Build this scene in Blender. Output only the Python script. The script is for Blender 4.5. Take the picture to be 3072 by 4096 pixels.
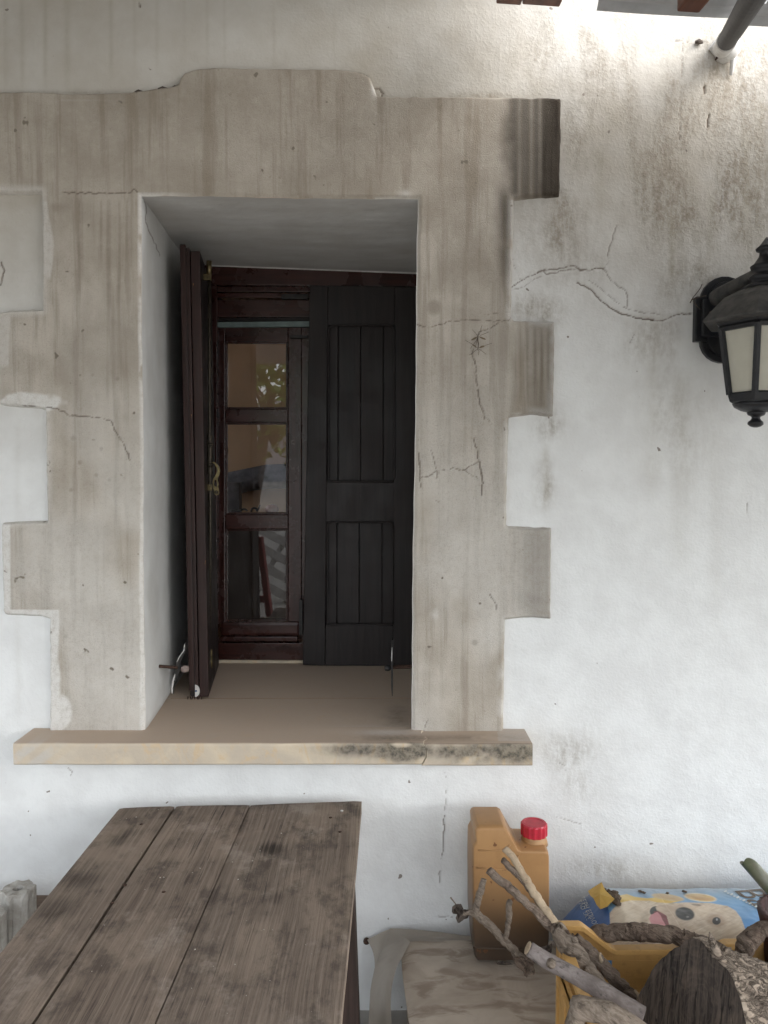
import bpy, bmesh, math, random
import numpy as np
from mathutils import Vector, Matrix
for o in list(bpy.data.objects): bpy.data.objects.remove(o)
R = math.radians
SC = bpy.context.scene
COL = SC.collection
random.seed(7); RNG = np.random.default_rng(7)

# ------------------------------------------------------------------ camera
CAM = np.array((0.0, -2.08, 1.50)); PITCH = R(2.85); F = 3076.0
cd = bpy.data.cameras.new('camera'); cam = bpy.data.objects.new('camera', cd); COL.objects.link(cam)
cam.location = CAM; cam.rotation_euler = (R(90) - PITCH, 0, 0)
cd.sensor_fit = 'VERTICAL'; cd.sensor_height = 36.0; cd.lens = 36.0 * F / 4096.0
cd.clip_start = 0.02; cd.clip_end = 2000
SC.camera = cam

# ------------------------------------------------------------------ sky, sun, exposure
SUN_EL, SUN_AZ = R(38), R(62)      # azimuth measured from -Y (out of the wall) towards +X
w = bpy.data.worlds.new('World'); SC.world = w; w.use_nodes = True
wn = w.node_tree; wn.nodes.clear()
sky = wn.nodes.new('ShaderNodeTexSky'); sky.sky_type = 'NISHITA'; sky.sun_disc = False
sky.sun_elevation = SUN_EL; sky.altitude = 100; sky.air_density = 1.0; sky.dust_density = 2.0; sky.ozone_density = 1.0
to_sun = Vector((math.sin(SUN_AZ) * math.cos(SUN_EL), -math.cos(SUN_AZ) * math.cos(SUN_EL), math.sin(SUN_EL)))
sky.sun_rotation = math.atan2(to_sun.x, to_sun.y)
hs = wn.nodes.new('ShaderNodeHueSaturation'); hs.inputs['Saturation'].default_value = 0.27
bgn = wn.nodes.new('ShaderNodeBackground'); bgn.inputs['Strength'].default_value = 0.15
wo = wn.nodes.new('ShaderNodeOutputWorld')
wn.links.new(sky.outputs[0], hs.inputs['Color']); wn.links.new(hs.outputs[0], bgn.inputs['Color']); wn.links.new(bgn.outputs[0], wo.inputs['Surface'])
sl = bpy.data.lights.new('sun', 'SUN'); so = bpy.data.objects.new('sun', sl); COL.objects.link(so)
sl.energy = 0.6; sl.angle = R(60); sl.color = (1.0, 0.985, 0.965)
so.rotation_euler = to_sun.to_track_quat('Z', 'Y').to_euler()
SC.view_settings.view_transform = 'Standard'; SC.view_settings.look = 'None'
SC.view_settings.exposure = 2.3; SC.view_settings.gamma = 1.0
SC.view_settings.use_curve_mapping = False
SC.render.engine = 'CYCLES'
SC.cycles.use_denoising = True
SC.cycles.max_bounces = 5; SC.cycles.diffuse_bounces = 3; SC.cycles.use_light_tree = False; SC.cycles.transparent_max_bounces = 12
SC.cycles.sample_clamp_indirect = 6.0
SC.cycles.use_adaptive_sampling = True; SC.cycles.adaptive_threshold = .02

# ------------------------------------------------------------------ photo pixel <-> place
cp, sp = math.cos(PITCH), math.sin(PITCH)
def ray(px, py):
    u = (px - 1536.0) / F; v = (2048.0 - py) / F
    return np.array((u, cp + v * sp, -sp + v * cp))
def at(px, py, Y):
    d = ray(px, py); return CAM + d * ((Y - CAM[1]) / d[1])
def atz(px, py, Z):
    d = ray(px, py); return CAM + d * ((Z - CAM[2]) / d[2])
def proj(P):
    Q = np.asarray(P) - CAM
    dep = Q[..., 1] * cp - Q[..., 2] * sp
    up = Q[..., 1] * sp + Q[..., 2] * cp
    return 1536 + F * Q[..., 0] / dep, 2048 - F * up / dep
def sm(x): x = np.clip(x, 0, 1); return x * x * (3 - 2 * x)
TAB = RNG.random((256, 256))
def vn(x, y, s=0):
    x = np.asarray(x, float) + s * 37.31; y = np.asarray(y, float) + s * 91.7
    i = np.floor(x).astype(int); j = np.floor(y).astype(int)
    fx = x - i; fy = y - j; fx = fx * fx * (3 - 2 * fx); fy = fy * fy * (3 - 2 * fy)
    a = TAB[i & 255, j & 255]; b = TAB[(i + 1) & 255, j & 255]; c = TAB[i & 255, (j + 1) & 255]; d = TAB[(i + 1) & 255, (j + 1) & 255]
    return (a * (1 - fx) + b * fx) * (1 - fy) + (c * (1 - fx) + d * fx) * fy
def fbm(x, y, o=4, s=0, g=.5):
    t = 0; a = 1; n = 0
    for k in range(o):
        t = t + a * vn(np.asarray(x) * 2 ** k, np.asarray(y) * 2 ** k, s + k * 3); n += a; a *= g
    return t / n
def seg_dist(px, py, pts):
    d = np.full(px.shape, 1e9)
    for (x0, y0), (x1, y1) in zip(pts[:-1], pts[1:]):
        vx, vy = x1 - x0, y1 - y0; L = vx * vx + vy * vy + 1e-9
        t = np.clip(((px - x0) * vx + (py - y0) * vy) / L, 0, 1)
        d = np.minimum(d, np.hypot(px - x0 - t * vx, py - y0 - t * vy))
    return d
def poly_sd(px, py, poly):
    d = seg_dist(px, py, poly + [poly[0]])
    ins = np.zeros(px.shape, bool)
    for (x0, y0), (x1, y1) in zip(poly, poly[1:] + poly[:1]):
        if y0 == y1: continue
        c = ((y0 > py) != (y1 > py)) & (px < (x1 - x0) * (py - y0) / (y1 - y0) + x0)
        ins ^= c
    return np.where(ins, d, -d)

# ------------------------------------------------------------------ object helpers
def tag(o, label=None, cat=None, group=None, kind=None):
    if label: o['label'] = label
    if cat: o['category'] = cat
    if group: o['group'] = group
    if kind: o['kind'] = kind
    return o
def empty(name, loc=(0, 0, 0)):
    o = bpy.data.objects.new(name, None); COL.objects.link(o); o.location = loc; return o
def link(name, me, mat, parent=None, smooth=False):
    o = bpy.data.objects.new(name, me); COL.objects.link(o)
    if mat: me.materials.append(mat)
    if smooth:
        me.polygons.foreach_set('use_smooth', np.ones(len(me.polygons), bool))
    if parent is not None:
        o.parent = parent; o.matrix_parent_inverse = Matrix.Translation(-Vector(parent.location))
    return o
def mesh(name, V, Fc, mat, parent=None, smooth=False, bevel=0, seg=2):
    me = bpy.data.meshes.new(name)
    me.from_pydata([tuple(map(float, v)) for v in V], [], [tuple(map(int, f)) for f in Fc])
    if bevel:
        bm = bmesh.new(); bm.from_mesh(me); bmesh.ops.recalc_face_normals(bm, faces=bm.faces)
        es = [e for e in bm.edges if len(e.link_faces) == 2 and e.calc_face_angle(0) > .35]
        bmesh.ops.bevel(bm, geom=es, offset=bevel, segments=seg, affect='EDGES', profile=.6, clamp_overlap=True)
        bm.to_mesh(me); bm.free()
    me.validate(); me.update()
    return link(name, me, mat, parent, smooth)
def big_mesh(name, V, Q, mat, parent=None, attrs=None, smooth=True):
    V = np.asarray(V, np.float32); Q = np.asarray(Q, np.int32)
    me = bpy.data.meshes.new(name); me.vertices.add(len(V)); me.vertices.foreach_set('co', V.ravel())
    me.loops.add(Q.size); me.loops.foreach_set('vertex_index', Q.ravel())
    me.polygons.add(len(Q)); me.polygons.foreach_set('loop_start', np.arange(0, Q.size, 4, dtype=np.int32))
    me.update(calc_edges=True)
    for k, a in (attrs or {}).items():
        a = np.asarray(a, np.float32)
        if a.ndim == 1:
            me.attributes.new(k, 'FLOAT', 'POINT').data.foreach_set('value', a)
        else:
            c = np.ones((len(a), 4), np.float32); c[:, :3] = a
            me.attributes.new(k, 'FLOAT_COLOR', 'POINT').data.foreach_set('color', c.ravel())
    return link(name, me, mat, parent, smooth)
def grid_quads(nr, nc, keep=None):
    idx = np.arange(nr * nc).reshape(nr, nc)
    q = np.stack([idx[:-1, :-1], idx[:-1, 1:], idx[1:, 1:], idx[1:, :-1]], -1)
    return q[keep] if keep is not None else q.reshape(-1, 4)
def compact(V, Q, attrs):
    use = np.unique(Q); m = np.full(len(V), -1); m[use] = np.arange(len(use))
    return V[use], m[Q], {k: a[use] for k, a in attrs.items()}
def hexa(P, name, mat, parent=None, bevel=.002, smooth=False):
    return mesh(name, P, [(0, 3, 2, 1), (4, 5, 6, 7), (0, 1, 5, 4), (1, 2, 6, 5), (2, 3, 7, 6), (3, 0, 4, 7)], mat, parent, smooth, bevel)
def box(x0, x1, y0, y1, z0, z1, name, mat, parent=None, bevel=.002):
    return hexa([(x0, y0, z0), (x1, y0, z0), (x1, y1, z0), (x0, y1, z0), (x0, y0, z1), (x1, y0, z1), (x1, y1, z1), (x0, y1, z1)], name, mat, parent, bevel)
def pbox(q, Y, dep, name, mat, parent=None, bevel=.002):
    """q: four photo corners tl,tr,br,bl (or x0,y0,x1,y1) of a face at depth Y, extruded dep into the wall"""
    if len(q) == 4 and not hasattr(q[0], '__len__'): q = [(q[0], q[1]), (q[2], q[1]), (q[2], q[3]), (q[0], q[3])]
    A = [at(x, y, Y) for x, y in q]
    return hexa([A[3], A[2], A[2] + (0, dep, 0), A[3] + (0, dep, 0), A[0], A[1], A[1] + (0, dep, 0), A[0] + (0, dep, 0)], name, mat, parent, bevel)
def tube_data(path, rad, ns=12, rough=0, seed=0, cap=True, squash=None):
    P = np.asarray(path, float); n = len(P); rad = np.broadcast_to(np.asarray(rad, float), (n,))
    T = np.gradient(P, axis=0); T /= np.linalg.norm(T, axis=1)[:, None] + 1e-12
    up = np.array((0, 0, 1.0)) if abs(T[0, 2]) < .9 else np.array((0, 1.0, 0))
    V = []; a = np.linspace(0, 2 * np.pi, ns, endpoint=False)
    N = np.cross(T[0], up); N /= np.linalg.norm(N)
    s = np.concatenate([[0], np.cumsum(np.linalg.norm(np.diff(P, axis=0), axis=1))])
    for i in range(n):
        N = N - T[i] * np.dot(N, T[i]); N /= np.linalg.norm(N) + 1e-12; B = np.cross(T[i], N)
        r = rad[i] * np.ones(ns)
        if rough:
            r = r * (1 + .7 * rough * (2 * fbm(np.cos(a) * 1.6 + s[i] * 9, np.sin(a) * 1.6 + 5, 3, seed) - 1) + rough * (2 * fbm(np.cos(a) * 2.8 + s[i] * 11, np.sin(a) * 2.8 + 9 - s[i] * 8, 4, seed + 9, .65) - 1))
        V.append(P[i] + np.outer(np.cos(a) * r, N) + np.outer(np.sin(a) * r, B))
    V = np.concatenate(V); Q = []
    for i in range(n - 1):
        for k in range(ns):
            Q.append((i * ns + k, i * ns + (k + 1) % ns, (i + 1) * ns + (k + 1) % ns, (i + 1) * ns + k))
    Fc = [tuple(q) for q in Q]
    if cap:
        Fc.append(tuple(range(ns - 1, -1, -1))); Fc.append(tuple((n - 1) * ns + k for k in range(ns)))
    return V, Fc
def resample(pts, n):
    P = np.asarray(pts, float); t = np.concatenate([[0], np.cumsum(np.linalg.norm(np.diff(P[:, :3], axis=0), axis=1))]); t /= t[-1]
    q = np.linspace(0, 1, n); L = np.stack([np.interp(q, t, P[:, k]) for k in range(P.shape[1])], 1)
    for _ in range(2):
        M = L.copy(); M[1:-1] = (L[:-2] + 2 * L[1:-1] + L[2:]) / 4; L = M
    return L
def tube(path, rad, name, mat, parent=None, ns=12, rough=0, seed=0, smooth=True, cap=True):
    V, Fc = tube_data(path, rad, ns, rough, seed, cap); return mesh(name, V, Fc, mat, parent, smooth)
def lathe(prof, c, name, mat, parent=None, ns=24, axis=(0, 0, 1), smooth=True, rot0=0, rib=None):
    ax = Vector(axis).normalized(); M = ax.to_track_quat('Z', 'Y').to_matrix()
    V = []; Fc = []
    for i, (r, z) in enumerate(prof):
        for k in range(ns):
            a = rot0 + 2 * math.pi * k / ns; rr = r * (rib(i, k) if rib else 1)
            V.append(np.array(M @ Vector((rr * math.cos(a), rr * math.sin(a), z))) + np.array(c))
    for i in range(len(prof) - 1):
        for k in range(ns):
            Fc.append((i * ns + k, i * ns + (k + 1) % ns, (i + 1) * ns + (k + 1) % ns, (i + 1) * ns + k))
    Fc.append(tuple(range(ns - 1, -1, -1))); Fc.append(tuple((len(prof) - 1) * ns + k for k in range(ns)))
    return mesh(name, V, Fc, mat, parent, smooth)
def plate(outline, thick, name, mat, parent=None, bevel=0):
    """outline: 3-D points of a flat polygon; thick: 3-D offset vector"""
    A = [np.asarray(p, float) for p in outline]; n = len(A); V = A + [p + np.asarray(thick) for p in A]
    Fc = [tuple(range(n)), tuple(range(2 * n - 1, n - 1, -1))] + [(i, (i + 1) % n, n + (i + 1) % n, n + i) for i in range(n)]
    return mesh(name, V, Fc, mat, parent, False, bevel)

# ------------------------------------------------------------------ node helpers
class G:
    def __init__(s, name):
        s.m = bpy.data.materials.new(name); s.m.use_nodes = True; s.t = s.m.node_tree; s.t.nodes.clear()
        s.out = s.t.nodes.new('ShaderNodeOutputMaterial')
        s.tc = s.t.nodes.new('ShaderNodeTexCoord'); s.obj = s.tc.outputs['Object']
        g = s.t.nodes.new('ShaderNodeNewGeometry'); s.pos = g.outputs['Position']; s.nor = g.outputs['Normal']
    def n(s, typ, ins=None, **pr):
        nd = s.t.nodes.new('ShaderNode' + typ)
        for k, v in pr.items(): setattr(nd, k, v)
        for k, v in (ins or {}).items():
            if isinstance(v, bpy.types.NodeSocket): s.t.links.new(v, nd.inputs[k])
            else:
                if isinstance(v, (tuple, list)) and len(v) == 3 and nd.inputs[k].type == 'RGBA': v = (*v, 1)
                nd.inputs[k].default_value = v
        return nd
    def noise(s, vec, scale=5, detail=4, rough=.55, dist=0): return s.n('TexNoise', {'Vector': vec, 'Scale': scale, 'Detail': detail, 'Roughness': rough, 'Distortion': dist}).outputs['Fac']
    def vor(s, vec, scale=5, feat='F1'): return s.n('TexVoronoi', {'Vector': vec, 'Scale': scale}, feature=feat).outputs['Distance']
    def map(s, vec, scale=(1, 1, 1), loc=(0, 0, 0), rot=(0, 0, 0)): return s.n('Mapping', {'Vector': vec, 'Scale': scale, 'Location': loc, 'Rotation': rot}).outputs[0]
    def mr(s, v, a, b, c=0., d=1., smooth=True):
        nd = s.n('MapRange', {'Value': v, 'From Min': a, 'From Max': b, 'To Min': c, 'To Max': d}, interpolation_type='SMOOTHSTEP' if smooth else 'LINEAR'); return nd.outputs[0]
    def mul(s, a, b): return s.n('Math', {0: a, 1: b}, operation='MULTIPLY').outputs[0]
    def add(s, a, b): return s.n('Math', {0: a, 1: b}, operation='ADD').outputs[0]
    def mx(s, a, b): return s.n('Math', {0: a, 1: b}, operation='MAXIMUM').outputs[0]
    def mix(s, f, a, b, mode='MIX'):
        nd = s.n('Mix', data_type='RGBA', blend_type=mode)
        for i, v in ((0, f), (6, a), (7, b)):
            if isinstance(v, bpy.types.NodeSocket): s.t.links.new(v, nd.inputs[i])
            else: nd.inputs[i].default_value = (*v, 1) if isinstance(v, tuple) and len(v) == 3 else v
        return nd.outputs[2]
    def attr(s, k): return s.n('Attribute', attribute_name=k).outputs['Fac']
    def acol(s, k): return s.n('Attribute', attribute_name=k).outputs['Color']
    def bump(s, h, strength=.3, dist=.01, norm=None):
        d = {'Height': h, 'Strength': strength, 'Distance': dist}
        if norm is not None: d['Normal'] = norm
        return s.n('Bump', d).outputs[0]
    def done(s, col, rough=.7, bump=None, metal=0, spec=.35, **kw):
        d = {'Base Color': col, 'Roughness': rough, 'Metallic': metal, 'Specular IOR Level': spec}
        d.update(kw)
        if bump is not None: d['Normal'] = bump
        b = s.n('BsdfPrincipled', d); s.t.links.new(b.outputs[0], s.out.inputs['Surface']); return s.m
    def surf(s, sh): s.t.links.new(sh, s.out.inputs['Surface']); return s.m

def simple(name, col, col2=None, scale=20, rough=.6, metal=0, bs=.15, bd=.004, spec=.35, stretch=(1, 1, 1), **kw):
    g = G(name); v = g.map(g.pos, stretch); nz = g.noise(v, scale, 5, .6)
    c = g.mix(g.mr(nz, .3, .7), col, col2 or tuple(x * .75 for x in col))
    return g.done(c, rough, g.bump(nz, bs, bd), metal, spec, **kw)

# ---- plaster wall
def m_wall():
    g = G('white_plaster')
    n1 = g.noise(g.pos, 9, 3, .6); n2 = g.noise(g.pos, 70, 3, .65); n3 = g.noise(g.pos, 200, 2, .6)
    vs = g.map(g.pos, (1, 1, .3)); n4 = g.noise(vs, 46, 4, .7)
    c = g.mix(g.mr(n1, .35, .65), (.80, .81, .80), (.74, .745, .735))
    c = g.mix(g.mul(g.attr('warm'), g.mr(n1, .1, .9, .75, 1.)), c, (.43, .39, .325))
    gr = g.mul(g.attr('grime'), g.mr(n4, .34, .62, .35, 1.))
    gr = g.mul(gr, g.mr(n2, .3, .62, .5, 1.))
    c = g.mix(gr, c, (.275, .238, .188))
    c = g.mix(g.mul(g.attr('streak'), g.mr(n2, .2, .7, .6, 1.)), c, (.36, .325, .255))
    c = g.mix(g.mr(g.noise(g.pos, 33, 2, .5), .735, .76), c, (.25, .22, .19))
    c = g.mix(g.attr('crack'), c, (.15, .112, .082))
    h = g.add(g.mul(n2, 1.0), g.mul(n3, .5))
    h = g.add(h, g.mul(g.mr(g.noise(g.pos, 120, 2, .5), .45, .65), .35))
    return g.done(c, .85, g.bump(h, g.mr(g.attr('grime'), 0., .6, .22, .32), .004), spec=.2)
def m_surround():
    g = G('stained_render')
    n1 = g.noise(g.pos, 7, 4, .6); n2 = g.noise(g.pos, 60, 3, .65); n3 = g.noise(g.pos, 330, 2, .6)
    vs = g.map(g.pos, (1, 1, .05)); n4 = g.noise(vs, 38, 5, .65)
    c = g.mix(g.mr(n1, .3, .7), (.53, .483, .418), (.40, .356, .298))
    c = g.mix(g.mul(g.mr(n4, .48, .66), .45), c, (.235, .195, .145))
    c = g.mix(g.mul(g.attr('streak'), g.mr(n2, .2, .6, .6, 1.)), c, (.20, .165, .12))
    c = g.mix(g.mul(g.attr('pale'), g.mr(n2, .25, .6, .6, 1.)), c, (.70, .685, .65))
    c = g.mix(g.mul(g.attr('soot'), g.mr(n4, .36, .62, 1., .86)), c, (.030, .022, .015))
    c = g.mix(g.mul(g.mr(n3, .5, .75), .25), c, (.16, .14, .11)); c = g.mix(g.mr(g.noise(g.pos, 26, 2, .5), .72, .76), c, (.20, .175, .14))
    c = g.mix(g.attr('crack'), c, (.12, .09, .066))
    pit = g.mr(g.vor(g.pos, 150), .0, .30, -1., 0.); ps = g.mr(g.noise(g.pos, 18, 2, .5), .5, .62)
    h = g.add(g.add(n3, g.mul(n2, .7)), g.mul(g.mul(pit, ps), .8))
    return g.done(c, .9, g.bump(h, .5, .0035), spec=.15)
def m_reveal():
    g = G('reveal_plaster')
    n1 = g.noise(g.pos, 6, 5, .6); n2 = g.noise(g.map(g.pos, (.4, 1, 1)), 90, 5, .65)
    c = g.mix(g.mr(n1, .3, .7), (.72, .73, .72), (.63, .63, .61))
    c = g.mix(g.attr('warm'), c, (.36, .325, .28))
    c = g.mix(g.attr('crack'), c, (.15, .12, .10))
    return g.done(c, .85, g.bump(n2, .35, .004), spec=.2)
def m_sill():
    g = G('sill_stone')
    n1 = g.noise(g.pos, 8, 5, .6, 1.2); n2 = g.noise(g.pos, 80, 5, .65); n3 = g.noise(g.map(g.pos, (1.4, 1, .8), rot=(0, .6, 0)), 14, 5, .6, 2)
    c = g.mix(g.mr(n1, .3, .7), (.62, .53, .40), (.50, .43, .345))
    c = g.mix(g.mul(g.mr(n3, .52, .7), .6), c, (.60, .44, .26))
    up = g.n('SeparateXYZ', {0: g.nor}).outputs[2]
    dust = g.mul(g.mr(up, .5, .9), g.mr(n1, .2, .7, .95, .75))
    c = g.mix(dust, c, (.45, .35, .272))
    c = g.mix(g.mul(g.attr('pale'), g.mr(n2, .3, .6, .6, 1.)), c, (.52, .50, .47))
    c = g.mix(g.mul(g.attr('stain'), g.mr(n2, .3, .65, .95, .6)), c, (.06, .055, .044))
    return g.done(c, .7, g.bump(g.add(n2, g.mul(n1, .6)), .25, .004), spec=.3)
# ---- woods
def m_wood(name, c1, c2, stretch, scale=60, rough=.45, spec=.4, bs=.15, chips=None, coat=0):
    g = G(name); v = g.map(g.pos, stretch); n1 = g.noise(v, scale, 5, .65, .4); n2 = g.noise(g.pos, 11, 4, .6)
    c = g.mix(g.mr(n1, .35, .68), c1, c2)
    c = g.mix(g.mul(g.mr(n2, .4, .8), .3), c, tuple(x * 1.5 + .006 for x in c1))
    if chips:
        ch = g.mr(g.noise(g.map(g.pos, (1, 1, .35)), 55, 3, .5), .735, .75)
        c = g.mix(ch, c, chips)
    return g.done(c, g.mr(n2, .3, .7, rough - .08, rough + .12), g.bump(n1, bs, .003), spec=spec, **{'Coat Weight': coat, 'Coat Roughness': .25})
def m_table():
    g = G('weathered_table_wood')
    inf = g.n('ObjectInfo').outputs['Random']
    off = g.n('CombineXYZ', {0: g.mul(inf, 7.), 1: g.mul(inf, 3.), 2: 0.}).outputs[0]
    v0 = g.n('VectorMath', {0: g.pos, 1: off}, operation='ADD').outputs[0]
    wob = g.noise(g.map(v0, (3, .8, 1)), 3, 3, .5)
    wv = g.n('VectorMath', {0: v0, 1: g.n('CombineXYZ', {0: g.mul(wob, .022), 1: 0., 2: 0.}).outputs[0]}, operation='ADD').outputs[0]
    n1 = g.noise(g.map(wv, (1, .014, 1)), 105, 5, .68); n2 = g.noise(g.map(wv, (1, .05, 1)), 260, 4, .65)
    n3 = g.noise(g.map(g.pos, (1.2, .7, 1)), 6.5, 5, .65, .5); n4 = g.noise(g.map(g.pos, (1, .6, 1)), 15, 6, .7)
    c = g.mix(g.mr(n1, .34, .66), (.145, .110, .086), (.255, .203, .162))
    c = g.mix(g.mul(g.mr(n2, .5, .68), g.mr(n4, .35, .6, .15, .6)), c, (.045, .034, .027))
    c = g.mix(g.mul(g.mr(inf, 0., 1.), .35), c, (.20, .165, .135))
    n5 = g.noise(g.map(wv, (1, .012, 1)), 26, 3, .6); ck = g.mr(g.n('Math', {0: g.add(n5, -.5)}, operation='ABSOLUTE').outputs[0], .0, .006, 1., 0.)
    ck = g.mul(ck, g.mr(g.noise(g.pos, 4, 2, .5), .48, .56)); c = g.mix(g.mul(ck, .85), c, (.02, .015, .012))
    c = g.mix(g.mul(g.mr(n3, .46, .64), .55), c, (.31, .245, .19), 'MIX')
    c = g.mix(g.mul(g.mr(n4, .48, .66), .65), c, (.068, .054, .045)); c = g.mix(g.mul(g.mr(g.noise(g.map(g.pos, (1, .8, 1)), 9, 5, .7), .54, .70), .6), c, (.36, .305, .255))
    for si, (x, y, r) in enumerate(SPOTS):
        d = g.n('VectorMath', {0: g.pos, 1: tuple(atz(x, y, TZ))}, operation='DISTANCE').outputs['Value']
        f = g.mul(g.mr(g.add(g.add(d, g.mul(n4, .05)), g.mul(n1, .05)), r * .35 + .045, r + .06, .95 if si == 0 else .6, 0.), g.mr(n1, .3, .65, 1., .6))
        c = g.mix(f, c, (.02, .016, .013))
    sx = g.n('SeparateXYZ', {0: g.pos}).outputs[0]
    worn = g.mul(g.mr(sx, EDGE_X - .06, EDGE_X + .005), g.mr(n1, .42, .6))
    c = g.mix(g.mul(worn, .75), c, (.40, .315, .225))
    h = g.add(g.add(n1, g.mul(n2, .6)), g.mul(ck, -1.2))
    return g.done(c, .8, g.bump(h, .6, .004), spec=.25)
def m_bark(name, c1, c2, c3, scale=40, bs=.8):
    g = G(name); n1 = g.noise(g.pos, scale, 6, .7, .3); n2 = g.noise(g.pos, scale * 4, 4, .6); n3 = g.noise(g.pos, 13, 4, .6)
    c = g.mix(g.mr(n1, .36, .6), c1, c2); c = g.mix(g.mul(g.mr(n3, .45, .7), .7), c, c3)
    c = g.mix(g.mul(g.mr(n2, .55, .7), .5), c, tuple(x * .3 for x in c1))
    return g.done(c, .85, g.bump(g.add(n1, g.mul(n2, .4)), bs, .004), spec=.2)

def m_plated(name):
    g = G(name); v = g.map(g.pos, (.35, 1, 1), rot=(0, R(28), 0)); wob = g.noise(g.pos, 30, 3, .6)
    vv = g.n('VectorMath', {0: v, 1: g.n('CombineXYZ', {0: g.mul(wob, .012), 1: g.mul(wob, .02), 2: g.mul(wob, .016)}).outputs[0]}, operation='ADD').outputs[0]
    rid = g.noise(g.map(vv, (.6, 1, 1)), 62, 4, .6, .6); e = g.n('Math', {0: g.add(rid, -.5)}, operation='ABSOLUTE').outputs[0]; n1 = g.noise(v, 110, 4, .65); n3 = g.noise(g.pos, 12, 3, .6)
    c = g.mix(g.mr(n1, .3, .7), (.25, .20, .155), (.38, .315, .25)); c = g.mix(g.mul(g.mr(n3, .4, .7), .5), c, (.17, .135, .11))
    cr_ = g.mr(e, .0, .045, 1., 0.); c = g.mix(g.mul(cr_, .85), c, (.05, .038, .03))
    return g.done(c, .85, g.bump(g.add(g.mr(e, 0., .10), g.mul(n1, .4)), 1., .006), spec=.2)
def m_fibre(name, c1, c2, c3, bs=.9):
    g = G(name); r_ = g.map(g.pos, (1, 1, 1), rot=(0, R(-37), 0)); v = g.map(r_, (.10, 1, 1)); n1 = g.noise(v, 170, 5, .7); n2 = g.noise(g.map(r_, (.4, 1, 1)), 60, 5, .7, .5); n3 = g.noise(g.pos, 14, 4, .6)
    c = g.mix(g.mr(n1, .34, .64), c1, c2); c = g.mix(g.mul(g.mr(n3, .45, .68), .7), c, c3)
    c = g.mix(g.mul(g.mr(n2, .54, .66), .75), c, tuple(x * .35 for x in c1))
    return g.done(c, .85, g.bump(g.add(n1, g.mul(n2, -1.3)), bs, .006), spec=.2)
TZ = 0.630
EDGE_X = -0.03
SPOTS = [(1085, 3395, .035), (1095, 3590, .02), (480, 3360, .03), (520, 3330, .025), (330, 3520, .04), (230, 3640, .05)]
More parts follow.
